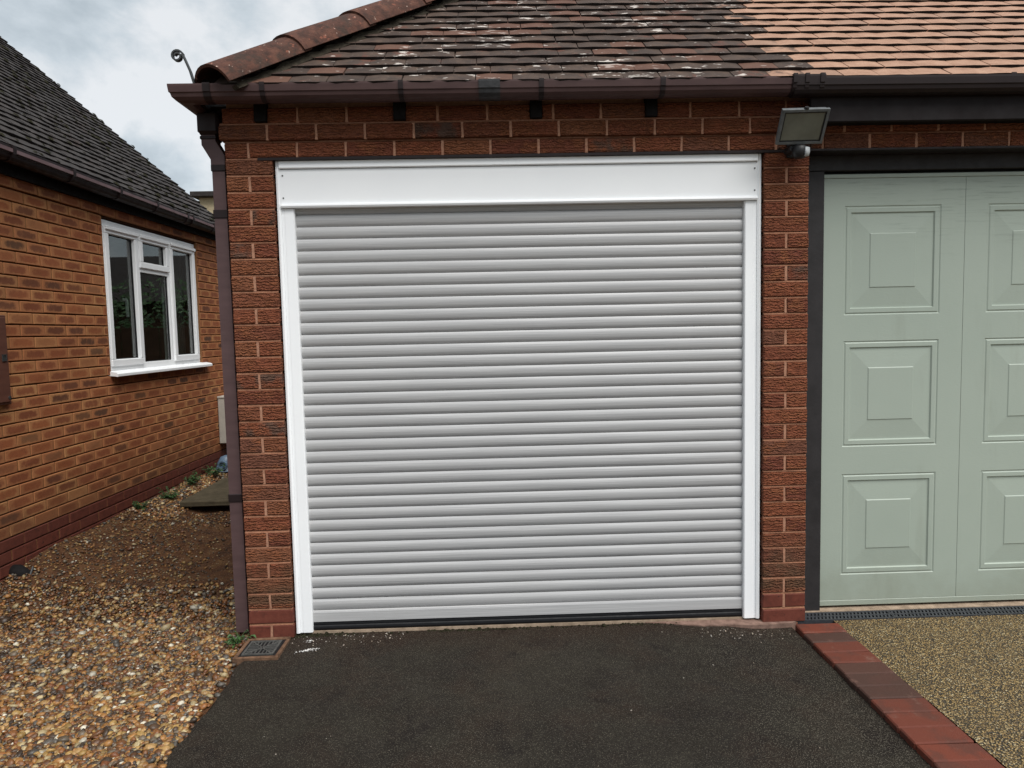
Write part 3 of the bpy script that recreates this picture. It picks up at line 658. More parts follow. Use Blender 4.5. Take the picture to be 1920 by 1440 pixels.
# ================================================================== floodlight on the garage wall
FL = thing('floodlight', 'grey PIR floodlight tilted downwards on the brick pier under the gutter', 'floodlight', (2.66, -.0, 2.375))
fm = Matrix.Translation((-.022, -.15, -.002)) @ Matrix.Rotation(R(-3), 4, 'Z') @ Matrix.Rotation(R(36), 4, 'X')
def fpart(mb, name, mat, sm=False):
    mb.v = [tuple(fm @ Vector(q)) for q in mb.v]; return mb.build(name, mat, FL, sm)
m = MB(); hw, hh = .104, .078
rr_ = lambda w_, h_, y: [(-w_, y, -h_), (w_, y, -h_), (w_, y, h_), (-w_, y, h_)]
fpart(MB().loft([rr_(hw * .62, hh * .55, .055), rr_(hw * .92, hh * .9, .03), rr_(hw * .96, hh * .96, .0)]), 'housing', 'lightbody')
m = MB(); fr_ = .011
for (a, b, c, d) in ((-hw, hw, hh - fr_, hh), (-hw, hw, -hh, -hh + fr_), (-hw, -hw + fr_, -hh + fr_, hh - fr_), (hw - fr_, hw, -hh + fr_, hh - fr_)): m.box(a, b, -.016, 0, c, d)
fpart(m, 'bezel', 'lightbody')
m = MB()
for (a, b, c, d) in ((-hw + fr_, hw - fr_, hh - fr_ - .006, hh - fr_), (-hw + fr_, hw - fr_, -hh + fr_, -hh + fr_ + .006), (-hw + fr_, -hw + fr_ + .006, -hh + fr_ + .006, hh - fr_ - .006), (hw - fr_ - .006, hw - fr_, -hh + fr_ + .006, hh - fr_ - .006)): m.box(a, b, -.013, -.001, c, d)
fpart(m, 'seal', 'gasket')
fpart(MB().box(-hw + fr_ + .006, hw - fr_ - .006, -.0105, -.002, -hh + fr_ + .006, hh - fr_ - .006), 'lens', 'lens')
fpart(MB().tube([(0, -.008, hh), (0, -.008, hh + .009)], [.011, .009], 10), 'top_screw', 'gasket')
MB().cbox(-.03, .03, -.016, .0, -.11, -.03, .004).build('wall_plate', 'gasket', FL)
MB().tube([(0, -.012, -.06), (0, -.06, -.05), (-.005, -.10, -.02)], .012, 8).build('arm', 'gasket', FL)
MB().tube([(-.035, -.03, -.085), (-.035, -.10, -.085)], .02, 10).build('sensor_arm', 'gasket', FL)
MB().loft([[(-.012 + .034 * math.cos(a) * s_, -.105 + .034 * math.sin(a) * s_, z) for a in (2 * PI * k / 16 for k in range(16))] for z, s_ in ((-.078, .7), (-.086, 1), (-.11, 1), (-.128, .82), (-.135, .6))]).build('sensor_housing', 'gasket', FL, True)
MB().loft([[(-.002 + .0335 * math.cos(a) * s_, -.109 + .0345 * math.sin(a) * s_, z) for a in (R(-85) + R(60) * k / 8 for k in range(9))] + [(-.004, -.112, z)] for z, s_ in ((-.092, .98), (-.112, 1.), (-.13, .84))]).build('sensor_lens', 'sensor', FL, True)

# ================================================================== the neighbouring house on the left
TH = .021
H = thing('house', 'brown brick bungalow on the left with a mossy dark tiled roof and white window', 'house', (-1.7185, 0, 0), (0, 0, -TH))
Y0, Y1 = -.6, 4.38; HJ = lambda i: 2.0357 - .075 * i
WY0, WY1, WZ0, WZ1 = 2.035, 3.625, 1.225, 2.392
hw_ = MB()
hw_.box(-.3, -.013, Y0, WY0, -.3, 2.487); hw_.box(-.3, -.013, WY1, Y1, -.3, 2.487); hw_.box(-.3, -.013, WY0, WY1, -.3, WZ0 - .02); hw_.box(-.3, -.013, WY0, WY1, 2.40, 2.487)
hw_.box(-6, -.301, Y1 - .3, Y1, -.3, 2.487); hw_.box(-6, -.301, Y0, Y0 + .25, -.3, 2.487)
hwall = hw_.build('wall', 'dmortar', H)
hm = MB(); bricks = []
for i in range(-5, 29):                                           # course whose top joint is i-1 and bottom joint is i
    zt, zb = HJ(i - 1), HJ(i); red = i >= 24; prj = .014 if i == -5 else 0
    y = Y0 + (.1125 if i % 2 else 0) + random.uniform(-.006, .006)
    spans = [(Y0, Y1)] if (zb > WZ1 - .01 or zt < WZ0 + .03) else [(Y0, WY0 - .004), (WY1 + .004, Y1)]
    for a, b in spans:
        hm.box(-.02, -.0045 + prj, a + .01, b - .002, zb + .005, zt - .005)
        q = a if a == Y0 else b
        yy = y
        while yy < b:
            p0, p1 = max(yy, a), min(yy + .2165, b)
            if p1 - p0 > .03: bricks.append((p0, p1, zb + .0042, zt - .0042, red, prj, i))
            yy += .225
hm.build('mortar', 'hmortar', H)
bricks = [b for b in bricks]
vis = lambda b: .86 + .0 * b[2] < b[1] and b[3] > .12
bricks.sort(key=lambda b: (not vis(b), (b[0] + b[1]) / 2))
far = {False: MB(), True: MB()}; fbn = []; frn = []; nb = 0
for p0, p1, zb, zt, red, prj, i in bricks:
    L_ = p1 - p0
    if vis((p0, p1, zb, zt)) and nb < 300:
        key = round(L_ * 200) / 200
        me = brick_mesh('h', key, zt - zb, .09, 5, 'red' if red else 'hbrick', .003, .0016)
        link('brick', me, hwall, (prj + random.uniform(-.0015, .0015), (p0 + p1) / 2, (zb + zt) / 2), (0, 0, PI / 2)); nb += 1
    else:
        mb = MB().cbox(-.09, prj, p0, p1, zb, zt, .003, .0012); far[red].add(mb.v, mb.f)
        if not red:
            fbn += [((q[1] - (p0 + p1) / 2) / (L_ / 2), (q[2] - (zb + zt) / 2) / ((zt - zb) / 2), 0) for q in mb.v]; frn += [random.random()] * len(mb.v)
o = far[False].build('far_brickwork', 'hbrick_s', hwall); o['kind'] = 'stuff'; attr(o.data, 'bn', 'FLOAT_VECTOR', 'POINT', fbn); attr(o.data, 'rnd', 'FLOAT', 'POINT', frn)
o = far[True].build('plinth_brickwork', 'red', hwall); o['kind'] = 'stuff'

MB().box(-.03, -.001, WY0 - .0055, WY0 + .0005, WZ0 - .02, 2.40).build('sealant', 'hmortar', H); MB().box(-.03, -.001, WY1 - .0005, WY1 + .0055, WZ0 + .02, 2.40).build('sealant', 'hmortar', H)
# window: local x = outwards, y = along the wall
W = link('window', None, H, (0, 0, 0))
XF = -.018
m = MB()
def bar(mb, y0, y1, z0_, z1_, x0=-.085, x1=XF, b=.004): mb.cbox(x0, x1, y0, y1, z0_, z1_, b)
bar(m, WY0, WY0 + .05, 1.245, 2.388); bar(m, WY1 - .045, WY1, 1.245, 2.388); bar(m, WY0 + .05, WY1 - .045, 2.345, 2.388, b=.003); bar(m, WY0 + .05, WY1 - .045, 1.245, 1.292, b=.003)
MUL = (2.56, 3.085)
for y in MUL: bar(m, y - .026, y + .026, 1.292, 2.345, b=.003)
bar(m, MUL[0] + .026, MUL[1] - .026, 2.035, 2.083, b=.003)
m.build('frame', 'upvc', W)
bays = [(WY0 + .05, MUL[0] - .026), (MUL[0] + .026, MUL[1] - .026), (MUL[1] + .026, WY1 - .045)]
def sash(y0, y1, z0_, z1_):
    m = MB(); b = .052; y0 -= .014; y1 += .014; z0_ -= .014; z1_ += .014; xs_ = XF + .016
    for (a, c, d, e_) in ((y0, y1, z0_, z0_ + b), (y0, y1, z1_ - b, z1_), (y0, y0 + b, z0_ + b, z1_ - b), (y1 - b, y1, z0_ + b, z1_ - b)): m.cbox(-.07, xs_, a, c, d, e_, .005)
    s_ = m.build('sash', 'upvc', W); return s_, (y0 + b, y1 - b, z0_ + b, z1_ - b)
def pane(par, y0, y1, z0_, z1_):
    g = MB()
    for a, c, d, e_ in ((y0, y1, z0_, z0_ + .006), (y0, y1, z1_ - .006, z1_), (y0, y0 + .006, z0_, z1_), (y1 - .006, y1, z0_, z1_)): g.box(-.06, XF - .012, a, c, d, e_)
    g.build('gasket', 'gasket', par)
    MB().box(-.040, -.036, y0 + .002, y1 - .002, z0_ + .002, z1_ - .002).build('pane', 'glass', par)
for k, (a, b) in enumerate(bays):
    MB().cbox(XF - .01, XF + .03, a - .008, b + .012, 2.312, 2.344, .006).build('trickle_vent', 'upvc', W)
    if k == 1:
        pane(W, a, b, 1.292, 2.035); s_, q = sash(a, b, 2.083, 2.325); pane(W, *q)
    else:
        s_, q = sash(a, b, 1.292, 2.325); pane(W, *q)
        if k == 0: MB().cbox(-.075, -.055, q[1] - .07, q[1] - .045, 1.66, 1.80, .005).cbox(-.072, -.06, q[1] - .115, q[1] - .045, 1.79, 1.812, .005).build('handle', 'upvc', W)
MB().prism([(-.05, 1.245), (-.05, 1.212), (.035, 1.205), (.052, 1.200), (.058, 1.204), (.058, 1.222), (.05, 1.230), (-.012, 1.2445)], WY0 - .012, WY1 + .1, 'y').build('sill', 'upvc', W)
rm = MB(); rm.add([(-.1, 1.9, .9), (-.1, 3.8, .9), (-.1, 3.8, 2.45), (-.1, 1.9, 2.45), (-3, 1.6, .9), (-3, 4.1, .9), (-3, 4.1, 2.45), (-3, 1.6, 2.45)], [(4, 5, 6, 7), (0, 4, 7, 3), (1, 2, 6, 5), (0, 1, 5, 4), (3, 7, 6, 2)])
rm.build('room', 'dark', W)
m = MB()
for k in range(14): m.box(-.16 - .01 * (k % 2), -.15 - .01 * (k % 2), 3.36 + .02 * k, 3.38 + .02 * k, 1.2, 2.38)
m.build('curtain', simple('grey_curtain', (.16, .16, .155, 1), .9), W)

# roof of the house
HP = R(41.5); ez = 2.612; ex = .085
hr = link('roof', None, H, (0, 0, 0))
VY = 4.47
m = MB(); Q = [(ex - .02, Y0 - .2), (ex - .02, VY - .03), (-4.2, VY - .03), (-4.2, Y0 - .2)]
zz = lambda x, o_: ez + (ex - x) * math.tan(HP) - o_
m.add([(x, y, zz(x, .035)) for x, y in Q] + [(x, y, zz(x, .1)) for x, y in Q], [(0, 1, 2, 3), (4, 7, 6, 5), (0, 4, 5, 1), (1, 5, 6, 2), (2, 6, 7, 3), (3, 7, 4, 0)])
m.build('roof_deck', 'black', hr)
hv = []
for k in range(8):
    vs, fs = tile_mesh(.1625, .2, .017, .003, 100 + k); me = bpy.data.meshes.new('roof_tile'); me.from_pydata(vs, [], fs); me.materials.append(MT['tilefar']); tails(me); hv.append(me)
cand = []
for i in range(46):
    x = ex - i * .1 * math.cos(HP); z = ez + i * .1 * math.sin(HP); y = VY - .0825 + random.uniform(-.012, .012) - (.0825 if i % 2 else 0)
    if i % 2: cand.append((x, VY - .041, z, i, .5))
    while y > Y0 - .2:
        cand.append((x, y, z, i, 1)); y -= .165
def fcol(c):                                                      # is the tile inside the photograph's left part?
    x, y = -1.7185 + c[0], c[1]; a = (x - 1.2208) / (y + 3.3565); return a > -.77
cand.sort(key=lambda c: (not fcol(c), c[1] - c[3] * .02)); ex_ = MB(); cnt = 0
for c in cand:
    x, y, z, i, s_ = c; dead = random.random() < .05
    M = Matrix.Translation((x, y, z + random.uniform(-.002, .003))) @ Matrix.Rotation(PI / 2 + random.uniform(-.02, .02), 4, 'Z') @ Matrix.Rotation(HP - R(7) + random.uniform(-.03, .02) , 4, 'X') @ Matrix.Rotation(random.uniform(-.02, .02), 4, 'Y') @ Matrix.Scale(s_, 4, (1, 0, 0))
    if fcol(c) and cnt < 300: o = link('roof_tile', random.choice(hv), hr); o.matrix_local = M; cnt += 1
    else:
        vs, fs = tile_mesh(.1625, .2, .017, .003, random.randrange(99)); ex_.add([M @ Vector(q) for q in vs], fs)
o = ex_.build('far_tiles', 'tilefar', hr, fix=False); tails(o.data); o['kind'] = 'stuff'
# moss lumps on the house roof
mo = MB()
for k in range(420):
    i = random.randrange(0, 34); x = ex - i * .1 * math.cos(HP) - random.uniform(0, .02); y = random.uniform(.6, VY); z = ez + (ex - x) * math.tan(HP) + .006
    s_ = random.uniform(.008, .024)
    pts = [(math.cos(a) * b, math.sin(a) * b * 1.5, h) for a in (0, 1.26, 2.51, 3.77, 5.03) for b, h in ((1, 0),)] + [(.2, .1, .6)]
    mo.add([(x + p[0] * s_ * random.uniform(.7, 1.2), y + p[1] * s_, z + p[2] * s_ + (-p[0] * s_) * .85) for p in pts], [(j, (j + 1) % 5, 5) for j in range(5)])
o = mo.build('moss', 'moss', hr, fix=False); o['kind'] = 'stuff'
MB().box(.015, .04, Y0, VY - .05, 2.478, 2.60).build('fascia_board', 'black', H); MB().box(-.3, .0148, Y0, VY - .05, 2.488, 2.494).build('soffit', 'black', H)
gzl = lambda y: 2.607 - .0075 * y
hg_o = [(.1455 - d, z + (.012 if k in (0, 9) else 0)) for k, (d, z) in enumerate(gp_o)]; hg_i = [(.1455 - d, z) for d, z in gp_i]
MB().loft([[(a, y, gzl(y) + b) for a, b in hg_o + hg_i] for y in (Y0 - .2, VY)]).build('gutter', 'gutter2', H)  # near-black body: shade under the upper face is put into its colour
MB().loft([[(a, y, gzl(y) + b) for a, b in ((.1462, .006), (.1512, .004), (.1512, -.017), (.1462, -.02))] for y in (Y0 - .2, VY)]).build('gutter_lip', 'lip', H)  # paler strip paints the sky's reflection on the gutter's upper face
for y in (.35, .92, 1.49, 2.06, 2.61, 3.16, 3.27, 3.73):
    MB().loft([[(a + .009, yy, gzl(yy) + b * 1.1 + .002) for a, b in hg_o] for yy in (y - .014, y + .014)]).build('gutter_bracket', 'gutter2', H)

# ---- things on and by that wall (placed in the wall's frame)
def hl(x, y, z): c, s_ = math.cos(TH), math.sin(TH); return (-1.7185 + x * c + y * s_, -x * s_ + y * c, z)
HR = (0, 0, -TH)
C = thing('wall_cupboard', 'brown meter cupboard cut off by the left edge, on the brown brick wall', 'meter cupboard', hl(0, .68, 1.11), HR)
MB().cbox(.001, .03, -.25, .232, 0, .53, .004).build('case', 'cup', C); MB().cbox(.0302, .038, -.235, .217, .015, .515, .003).build('door', 'cup', C)
m = MB()
for a, b, c, d in ((.165, .2, .258, .264), (.165, .2, .292, .298), (.165, .171, .264, .292), (.194, .2, .264, .292)): m.box(.038, .044, a, b, c, d)
m.box(.038, .041, .171, .194, .264, .292); m.build('latch', 'iron', C)
MB().tube([(.038, .205, .04), (.041, .205, .04)], .011, 10).build('screw', 'iron', C)
B = thing('meter_box', 'off-white meter box low on the brown wall behind the downpipe', 'meter box', hl(0, 3.93, .385), HR)
MB().cbox(.001, .16, 0, .3, 0, .47, .008).build('case', 'meter', B); MB().cbox(.1602, .172, .01, .29, .01, .46, .004).build('lid', 'meter', B)
MB().cbox(0, .175, -.005, .3, .4702, .492, .004).build('hood', 'meter', B)
MB().tube([(.07, .06, 0), (.07, .06, -.2)], .025, 10).build('pipe', 'iron', B)
U = thing('gully_cover', 'blue-grey plastic cover over the gully below the off-white meter box', 'drain cover', hl(.1, 3.78, .13), HR)
m = MB()
rings = []
for k, (z, r_, xo) in enumerate(((0, .11, 0), (.012, .11, 0), (.02, .085, .0), (.09, .075, .01), (.145, .05, .02), (.16, .02, .03))):
    rings.append([(xo + r_ * math.cos(a), r_ * .9 * math.sin(a), z) for a in (2 * PI * j / 14 for j in range(14))])
m.loft(rings).build('cover', 'blue', U, True)
MB().loft([[(.02 + .045 * math.cos(a) * s_, -.078 + dy, .07 + .045 * math.sin(a) * s_) for a in (2 * PI * j / 12 for j in range(12))] for dy, s_ in ((0, 1.1), (-.02, 1), (-.02, .75), (.02, .7))]).build('spout', 'blue', U)
K = thing('drain_pipe', 'black pipe stub with a metal rod at the foot of the brown wall', 'pipe', hl(0, .86, .07), HR)
MB().tube([(-.02, 0, .03), (.03, 0, .03), (.07, -.01, .01), (.085, -.015, -.05)], .042, 12).build('bend', 'black', K, True)
MB().tube([(.105, .02, .05), (.12, -.05, -.01), (.135, -.12, -.07)], .006, 8).build('rod', 'iron', K)
# paving slab
SL = thing('paving_slab', 'mossy grey concrete slab lying behind the downpipe', 'paving slab', (-.98, 3.0, .118))
MB().cbox(-.46, .42, -.49, .5, -.05, .0, .008, .004).build('slab', 'slab', SL)

# weeds
def weed(x, y, s_, label, n=16, seed=0, name='weed'):
    r_ = random.Random(seed); z = float(gz(x, y)); t = thing(name, label, 'weed', (x, y, z), group='weeds along the house wall')
    lf = MB(); st = MB()
    for k in range(n):
        a = r_.uniform(0, 2 * PI); tilt = r_.uniform(.25, 1.15); ln = s_ * r_.uniform(.5, 1.1); d = Vector((math.cos(a) * math.sin(tilt), math.sin(a) * math.sin(tilt), math.cos(tilt)))
        p0 = Vector((r_.uniform(-.2, .2) * s_, r_.uniform(-.2, .2) * s_, 0)); st.tube([p0, p0 + d * ln * .5, p0 + d * ln], .0015, 4)
        for q in range(5):
            b = p0 + d * ln * (.35 + .16 * q); aa = a + r_.uniform(-1.4, 1.4); ld = Vector((math.cos(aa), math.sin(aa), r_.uniform(-.3, .5))).normalized(); sd_ = ld.cross(Vector((0, 0, 1))).normalized(); w_ = s_ * r_.uniform(.09, .16); l_ = w_ * 2.3
            lf.add([b, b + ld * l_ * .5 + sd_ * w_ * .5 + Vector((0, 0, .004)), b + ld * l_ - Vector((0, 0, .006)), b + ld * l_ * .5 - sd_ * w_ * .5 + Vector((0, 0, .004))], [(0, 1, 2), (0, 2, 3)])
    st.build('stems', 'stem', t, fix=False); lf.build('leaves', 'leaf', t, fix=False); return t
for k, (x, y, s_, lb) in enumerate(((-1.55, 3.55, .14, 'leafy green weed beside the blue-grey gully cover'), (-1.57, 3.05, .12, 'broad green weed at the wall beside the far corner of the slab'), (-1.56, 2.62, .12, 'bushy green weed at the wall by the near corner of the slab'), (-1.60, 2.2, .08, 'smallest green weed nearest the camera along the brown wall'))):
    weed(x, y, s_, lb, 18, k)
t = weed(-.05, -.03, .085, 'low green weed in the gravel at the foot of the downpipe', 16, 9); 
try: del t['group']
except KeyError: pass

# ================================================================== drain gully, block edging, channel drain
GU = thing('drain_gully', 'square clay drain gully with grey iron grating at the foot of the pier', 'drain', (.098, -.112, .006))
m = MB(); ow, ob = .104, .108; t_ = .018
for a, b, c, d in ((-ow, ow, ob - t_, ob), (-ow, ow, -ob, -ob + t_), (-ow, -ow + t_, -ob + t_, ob - t_), (ow - t_, ow, -ob + t_, ob - t_)): m.cbox(a, b, c, d, -.06, .010, .003, .002)
m.build('frame', 'gframe', GU)
g_ = link('grate', None, GU, (0, 0, .0145)); q = .073
m = MB()
for a, b, c, d in ((-q, q, q - .009, q), (-q, q, -q, -q + .009), (-q, -q + .009, -q + .009, q - .009), (q - .009, q, -q + .009, q - .009)): m.box(a, b, c, d, -.0102, -.004)
m.build('rim', 'greyiron', g_)
for sg in (1, -1):
    d = Vector((1, sg, 0)).normalized(); nn = Vector((-d.y, d.x, 0)) * .003; c_ = d * q * 1.3
    MB().loft([[c_ * e_ + nn + Vector((0, 0, -.0104)), c_ * e_ - nn + Vector((0, 0, -.0104)), c_ * e_ - nn + Vector((0, 0, -.0055)), c_ * e_ + nn + Vector((0, 0, -.0055))] for e_ in (-1, 1)]).build('bar', 'greyiron', g_)
for k in range(-3, 4):
    u = k * .0172
    for sg in (1, -1):
        if abs(u) + .004 < q - .012:
            MB().box(u - .0024, u + .0024, *sorted((sg * (abs(u) + .004), sg * (q - .0095))), -.0105, -.006).build('bar', 'greyiron', g_)
            MB().box(*sorted((sg * (abs(u) + .004), sg * (q - .0095))), u - .0024, u + .0024, -.0107, -.0062).build('bar', 'greyiron', g_)
MB().box(-ow + t_, ow - t_, -ob + t_, ob - t_, -.01, .0034).build('sump', 'gasket', GU)

ED = thing('block_edging', 'row of red and brown block pavers edging the asphalt beside the golden gravel', 'edging', (2.776, 0, 0))
pv = []
for k in range(8):
    mb = MB().cbox(-.108, .108, -.0478, .0478, -.06, 0, .005, .0018); me = bpy.data.meshes.new('paver'); me.from_pydata(mb.v, [], mb.f); me.materials.append(MT['paver' if k < 5 else 'bpaver']); pv.append(me)
    import bmesh
    bm = bmesh.new(); bm.from_mesh(me); bmesh.ops.recalc_face_normals(bm, faces=bm.faces); bm.to_mesh(me); bm.free()
for k in range(26):
    link('paver', random.choice(pv[5:] if k in (1, 4, 5, 6, 15, 19) else pv[:5]), ED, (random.uniform(-.002, .002) - .0009 * k, -.094 - .1005 * k, .012 + random.uniform(-.0015, .0015)), (0, 0, random.uniform(-.012, .012)))
MB().box(-.108, .104, -2.8, -.04, -.1, -.052).build('bedding', 'concrete', ED)

CDn = thing('channel_drain', 'black slotted channel drain in front of the green garage door', 'drain', (2.705, .0, .002))
MB().box(0, 3, .004, .09, -.09, -.03).build('channel', 'gasket', CDn)
x = 0
while x < 2.4:
    m = MB(); Lg = .498
    for a, b in ((.002, .010), (.042, .051), (.083, .092)): m.box(x, x + Lg, a, b, -.02, .008)
    for a in (x, x + Lg - .006): m.box(a, a + .006, .01, .083, -.02, .0075)
    for r0, r1 in ((.010, .042), (.051, .083)):
        k = x + .004
        while k < x + Lg - .022:
            m.add([(k, r0, .0065), (k + .0095, r0, .0065), (k + .0215, r1, .0065), (k + .012, r1, .0065), (k, r0, -.018), (k + .0095, r0, -.018), (k + .0215, r1, -.018), (k + .012, r1, -.018)], [(0, 1, 2, 3), (4, 7, 6, 5), (0, 4, 5, 1), (1, 5, 6, 2), (2, 6, 7, 3), (3, 7, 4, 0)]); k += .0185
    m.build('grating', 'bplastic', CDn); x += .5

# ================================================================== stones
def ico(sub):
    import bmesh
    bm = bmesh.new(); bmesh.ops.create_icosphere(bm, subdivisions=sub, radius=1); v = np.array([q.co[:] for q in bm.verts]); f_ = np.array([[q.index for q in t.verts] for t in bm.faces]); bm.free(); return v, f_
PAL = np.array([lin(*c)[:3] for c in ((156, 110, 58), (134, 86, 44), (102, 66, 37), (170, 134, 84), (78, 58, 40), (186, 166, 124), (112, 98, 80), (66, 52, 40), (206, 198, 178), (120, 72, 40), (92, 86, 78), (158, 126, 72))])
PW = np.array([15, 13, 12, 10, 12, 6.5, 8, 11, 3.2, 4.5, 6, 10.]); PW /= PW.sum()
def stones(name, xy, rad, sub, zf, flat=.62, dark=1., sink=.25, mat='stone', tint=None):
    n = len(xy); bv, bf = ico(sub); nv = len(bv)
    k = rng.normal(size=(n, nv, 3)) * (.09 if sub == 2 else .13)
    # shared low-frequency lump per stone
    lump = 1 + .28 * np.sin(np.einsum('nij,vj->nvi', rng.normal(size=(n, 2, 3)) * 1.3, bv) + rng.uniform(0, 6.28, (n, 1, 2))).mean(-1)
    V = bv[None] * lump[..., None] + k * .5
    sc_ = np.stack([rng.uniform(.75, 1.3, n), rng.uniform(.75, 1.3, n), flat * rng.uniform(.7, 1.2, n)], -1) * rad[:, None]
    V = V * sc_[:, None, :]
    ax, ay, az = rng.normal(0, .35, n), rng.normal(0, .35, n), rng.uniform(0, 6.28, n)
    for a, (i, j) in ((ax, (1, 2)), (ay, (0, 2)), (az, (0, 1))):
        c, s_ = np.cos(a)[:, None], np.sin(a)[:, None]; p, q_ = V[..., i].copy(), V[..., j].copy(); V[..., i] = p * c - q_ * s_; V[..., j] = p * s_ + q_ * c
    z = zf(xy[:, 0], xy[:, 1]) + rad * flat * (1 - 2 * sink) * .6 + rng.uniform(-.3, .5, n) * rad * .6
    V += np.stack([xy[:, 0], xy[:, 1], z], -1)[:, None, :]
    F = (bf[None] + (np.arange(n) * nv)[:, None, None]).reshape(-1, 3)
    me = bpy.data.meshes.new(name); me.vertices.add(n * nv); me.vertices.foreach_set('co', V.astype(np.float32).ravel())
    me.loops.add(len(F) * 3); me.loops.foreach_set('vertex_index', F.astype(np.int32).ravel())
    me.polygons.add(len(F)); me.polygons.foreach_set('loop_start', np.arange(0, len(F) * 3, 3, dtype=np.int32)); me.update(calc_edges=True)
    me.polygons.foreach_set('use_smooth', np.ones(len(F), dtype=bool))
    col = PAL[rng.choice(len(PAL), n, p=PW)] * rng.uniform(.55, 1.08, (n, 1)) * dark
    if tint is not None: col = col * (1 - tint[1]) + np.array(tint[0]) * tint[1]
    attr(me, 'col', 'FLOAT_COLOR', 'POINT', np.repeat(np.concatenate([col, np.ones((n, 1))], 1), nv, 0)); me.materials.append(MT[mat])
    o = link(name, me); o['kind'] = 'stuff'; return o
def scatter(n, x0, x1, y0, y1, keep):
    p = np.stack([rng.uniform(x0, x1, n), rng.uniform(y0, y1, n)], -1); return p[keep(p[:, 0], p[:, 1])]
inside = lambda x, y: (x > wallx(y) + .01) & (x < AE - .004 + .02 * np.sin(14 * y) * np.sin(5 * y) + .07 * rng.random(len(x)) ** 5) & ~((x > -.03) & (y > -.235)) & ~((x > -.09) & (y > .02))
# loose gravel: thick in front, thinning into trodden soil behind y ~ .5
thick = lambda x, y: np.clip(1.15 - smooth((y - .05 + .12 * np.sin(4 * x)) / .4), .0, 1)
p = scatter(60000, -2.0, .04, -1.55, .8, lambda x, y: inside(x, y) & (rng.random(len(x)) < thick(x, y)))
near = (p[:, 1] < -.45) & (p[:, 0] > -1.2 - .3 * p[:, 1])
stones('gravel', p[near], rng.gamma(4.5, .0013, near.sum()) + .0033, 2, gz)
stones('gravel', p[~near], rng.gamma(5, .0014, (~near).sum()) + .0032, 1, gz, dark=.85)
p = scatter(19000, -2.0, 0, .1, 4.3, lambda x, y: inside(x, y) & (rng.random(len(x)) < .16 + .84 * np.clip(smooth((-x - .75 + .25 * np.sin(2 * y)) / .5) + smooth((y - 1.9) / .5), 0, 1)) & ~((x > -1.42) & (y > 2.5) & (y < 3.5)))
stones('fine_gravel', p, rng.gamma(4, .0012, len(p)) + .002, 1, gz, dark=.76, sink=.35)
# paler strip between slab and wall
p = scatter(3500, -1.72, -1.38, 2.1, 4.2, inside); stones('pale_gravel', p, rng.gamma(5, .0013, len(p)) + .003, 1, gz, dark=1.1)
# grit along the foot of the threshold and loose chips on the asphalt
az_ = lambda x, y: .003 + 0 * x
p = np.concatenate([scatter(60, .2, 2.6, -1.1, .03, lambda x, y: rng.random(len(x)) < .55), scatter(500, .2, .75, -.22, .04, lambda x, y: rng.random(len(x)) < np.exp(-((y - .02) / .07) ** 2)), scatter(420, 1.9, 2.64, -.26, .0, lambda x, y: rng.random(len(x)) < .8 * np.exp(-((y + .09 + .12 * (x - 2.3)) / .07) ** 2) * np.exp(-((x - 2.36) / .2) ** 2))])
stones('loose_chips', p, rng.gamma(3, .0005, len(p)) + .0006, 1, az_, tint=((.62, .58, .52), .55))
p = np.stack([rng.normal(.318, .022, 60), rng.normal(-.135, .006, 60)], -1); p[:, 1] += (p[:, 0] - .318) * .35; stones('pale_chips', p, rng.gamma(3, .0006, 60) + .0007, 1, az_, tint=((.75, .74, .72), .85))
p = np.stack([rng.normal(.30, .012, 30), rng.normal(-.035, .008, 30)], -1); stones('pale_chips', p, rng.gamma(3, .0006, 30) + .0007, 1, az_, tint=((.75, .74, .72), .85))
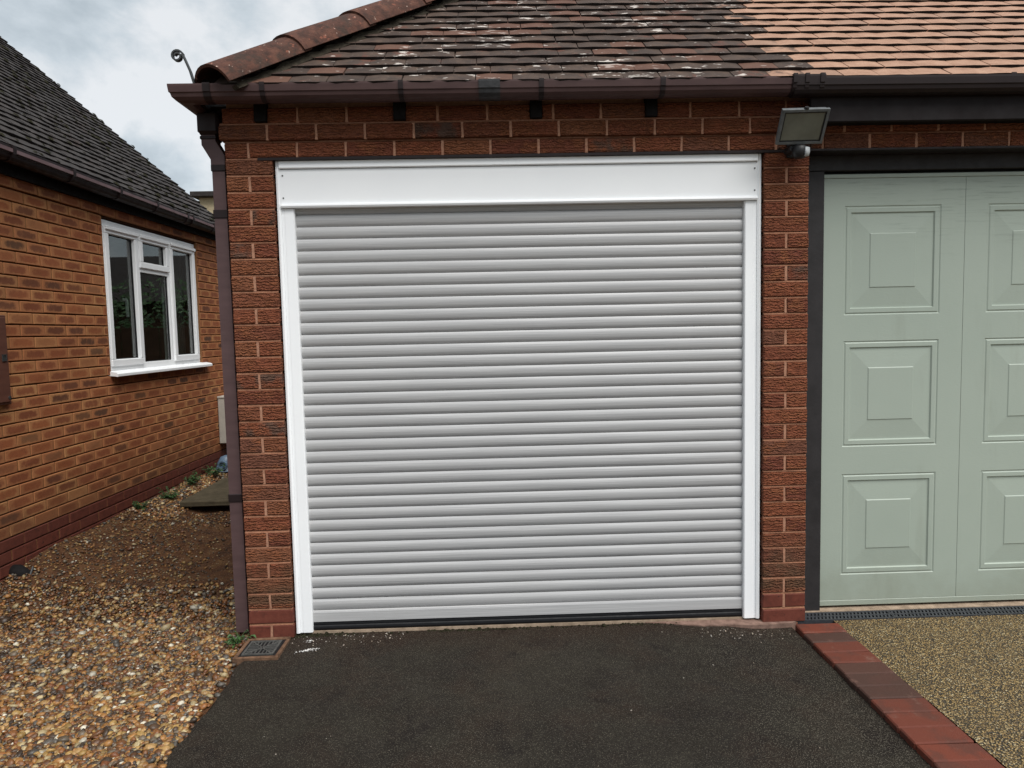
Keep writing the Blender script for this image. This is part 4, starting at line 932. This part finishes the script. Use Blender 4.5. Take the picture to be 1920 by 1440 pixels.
# dark moss and dirt at the joint between asphalt and threshold, and round the pier foot
p = np.concatenate([scatter(900, .19, 2.3, .02, .05, lambda x, y: rng.random(len(x)) < .55 + .4 * np.sin(7 * x)), scatter(350, .19, .45, -.02, .05, lambda x, y: y > .02 - .1 * (.45 - x)), scatter(200, .085, .125, -.012, .0, lambda x, y: x > 0)])
o = stones('dirt', p, rng.gamma(4, .0009, len(p)) + .0015, 1, lambda x, y: .002 + 0 * x, mat='moss')
p = scatter(260, -.1, -.005, -.05, .06, lambda x, y: x < 1); stones('leaf_litter', p, rng.gamma(5, .0016, len(p)) + .003, 1, lambda x, y: gz(x, y) + .01, dark=.6)

# ================================================================== pale house far behind
FB = thing('far_house', 'pale stone-coloured building with dark flat roof edge glimpsed between mossy roof and downpipe', 'building', (-4.55, 11, 0))
MB().box(0, 3.2, 0, 5, -.1, 4.27).build('wall', 'house2', FB)
MB().cbox(-.12, 3.4, -.15, 5.2, 4.27, 4.37, .01).build('roof', 'tilefar', FB)
# what the bungalow's window mirrors: the garden end behind the garages
FE = thing('garden_fence', 'brown board fence behind the garages mirrored in the bungalow window', 'fence', (-.6, 7.6, 0))
for k in range(34): MB().cbox(k * .15 + .003, k * .15 + .149, -.012 - .014 * (k % 2), .002 - .014 * (k % 2), 0, 1.66, .003).build('board', FENCE, FE)
for k in range(4): MB().cbox(k * 1.7 - .05, k * 1.7 + .05, .015, .115, 0, 1.72, .005).build('post', FENCE, FE)
hg = MB(); r_ = random.Random(5)
for k in range(6000):
    p = Vector((r_.uniform(-.9, 4.6), 8.25 + r_.gauss(0, .28), r_.uniform(.3, 2.35) + .12 * math.sin(k * .7))); a = Vector((r_.gauss(0, 1), r_.gauss(0, 1), r_.gauss(0, 1))).normalized(); b = a.orthogonal().normalized()
    hg.add([p, p + a * .05 + b * .025, p + a * .1, p + a * .05 - b * .025], [(0, 1, 2, 3)])
HE = thing('hedge', 'dark green hedge behind the fence mirrored in the bungalow window', 'hedge', (0, 0, 0)); hg.build('foliage', 'leaf', HE, fix=False)['kind'] = 'stuff'
MB().tube([(1.8, 8.25, 0), (1.85, 8.25, 1.9)], [.06, .02], 7).build('stems', 'stem', HE)
RH = thing('rear_house', 'dark brick house beyond the hedge mirrored in the bungalow window', 'house', (2.6, 13, 0))
MB().box(0, 7, 0, 6, -.1, 2.4).build('wall', FENCE, RH)
MB().prism([(-.3, 2.35), (3, 3.75), (6.3, 2.35)], -.2, 7.2, 'x').build('roof', 'tilefar', RH)
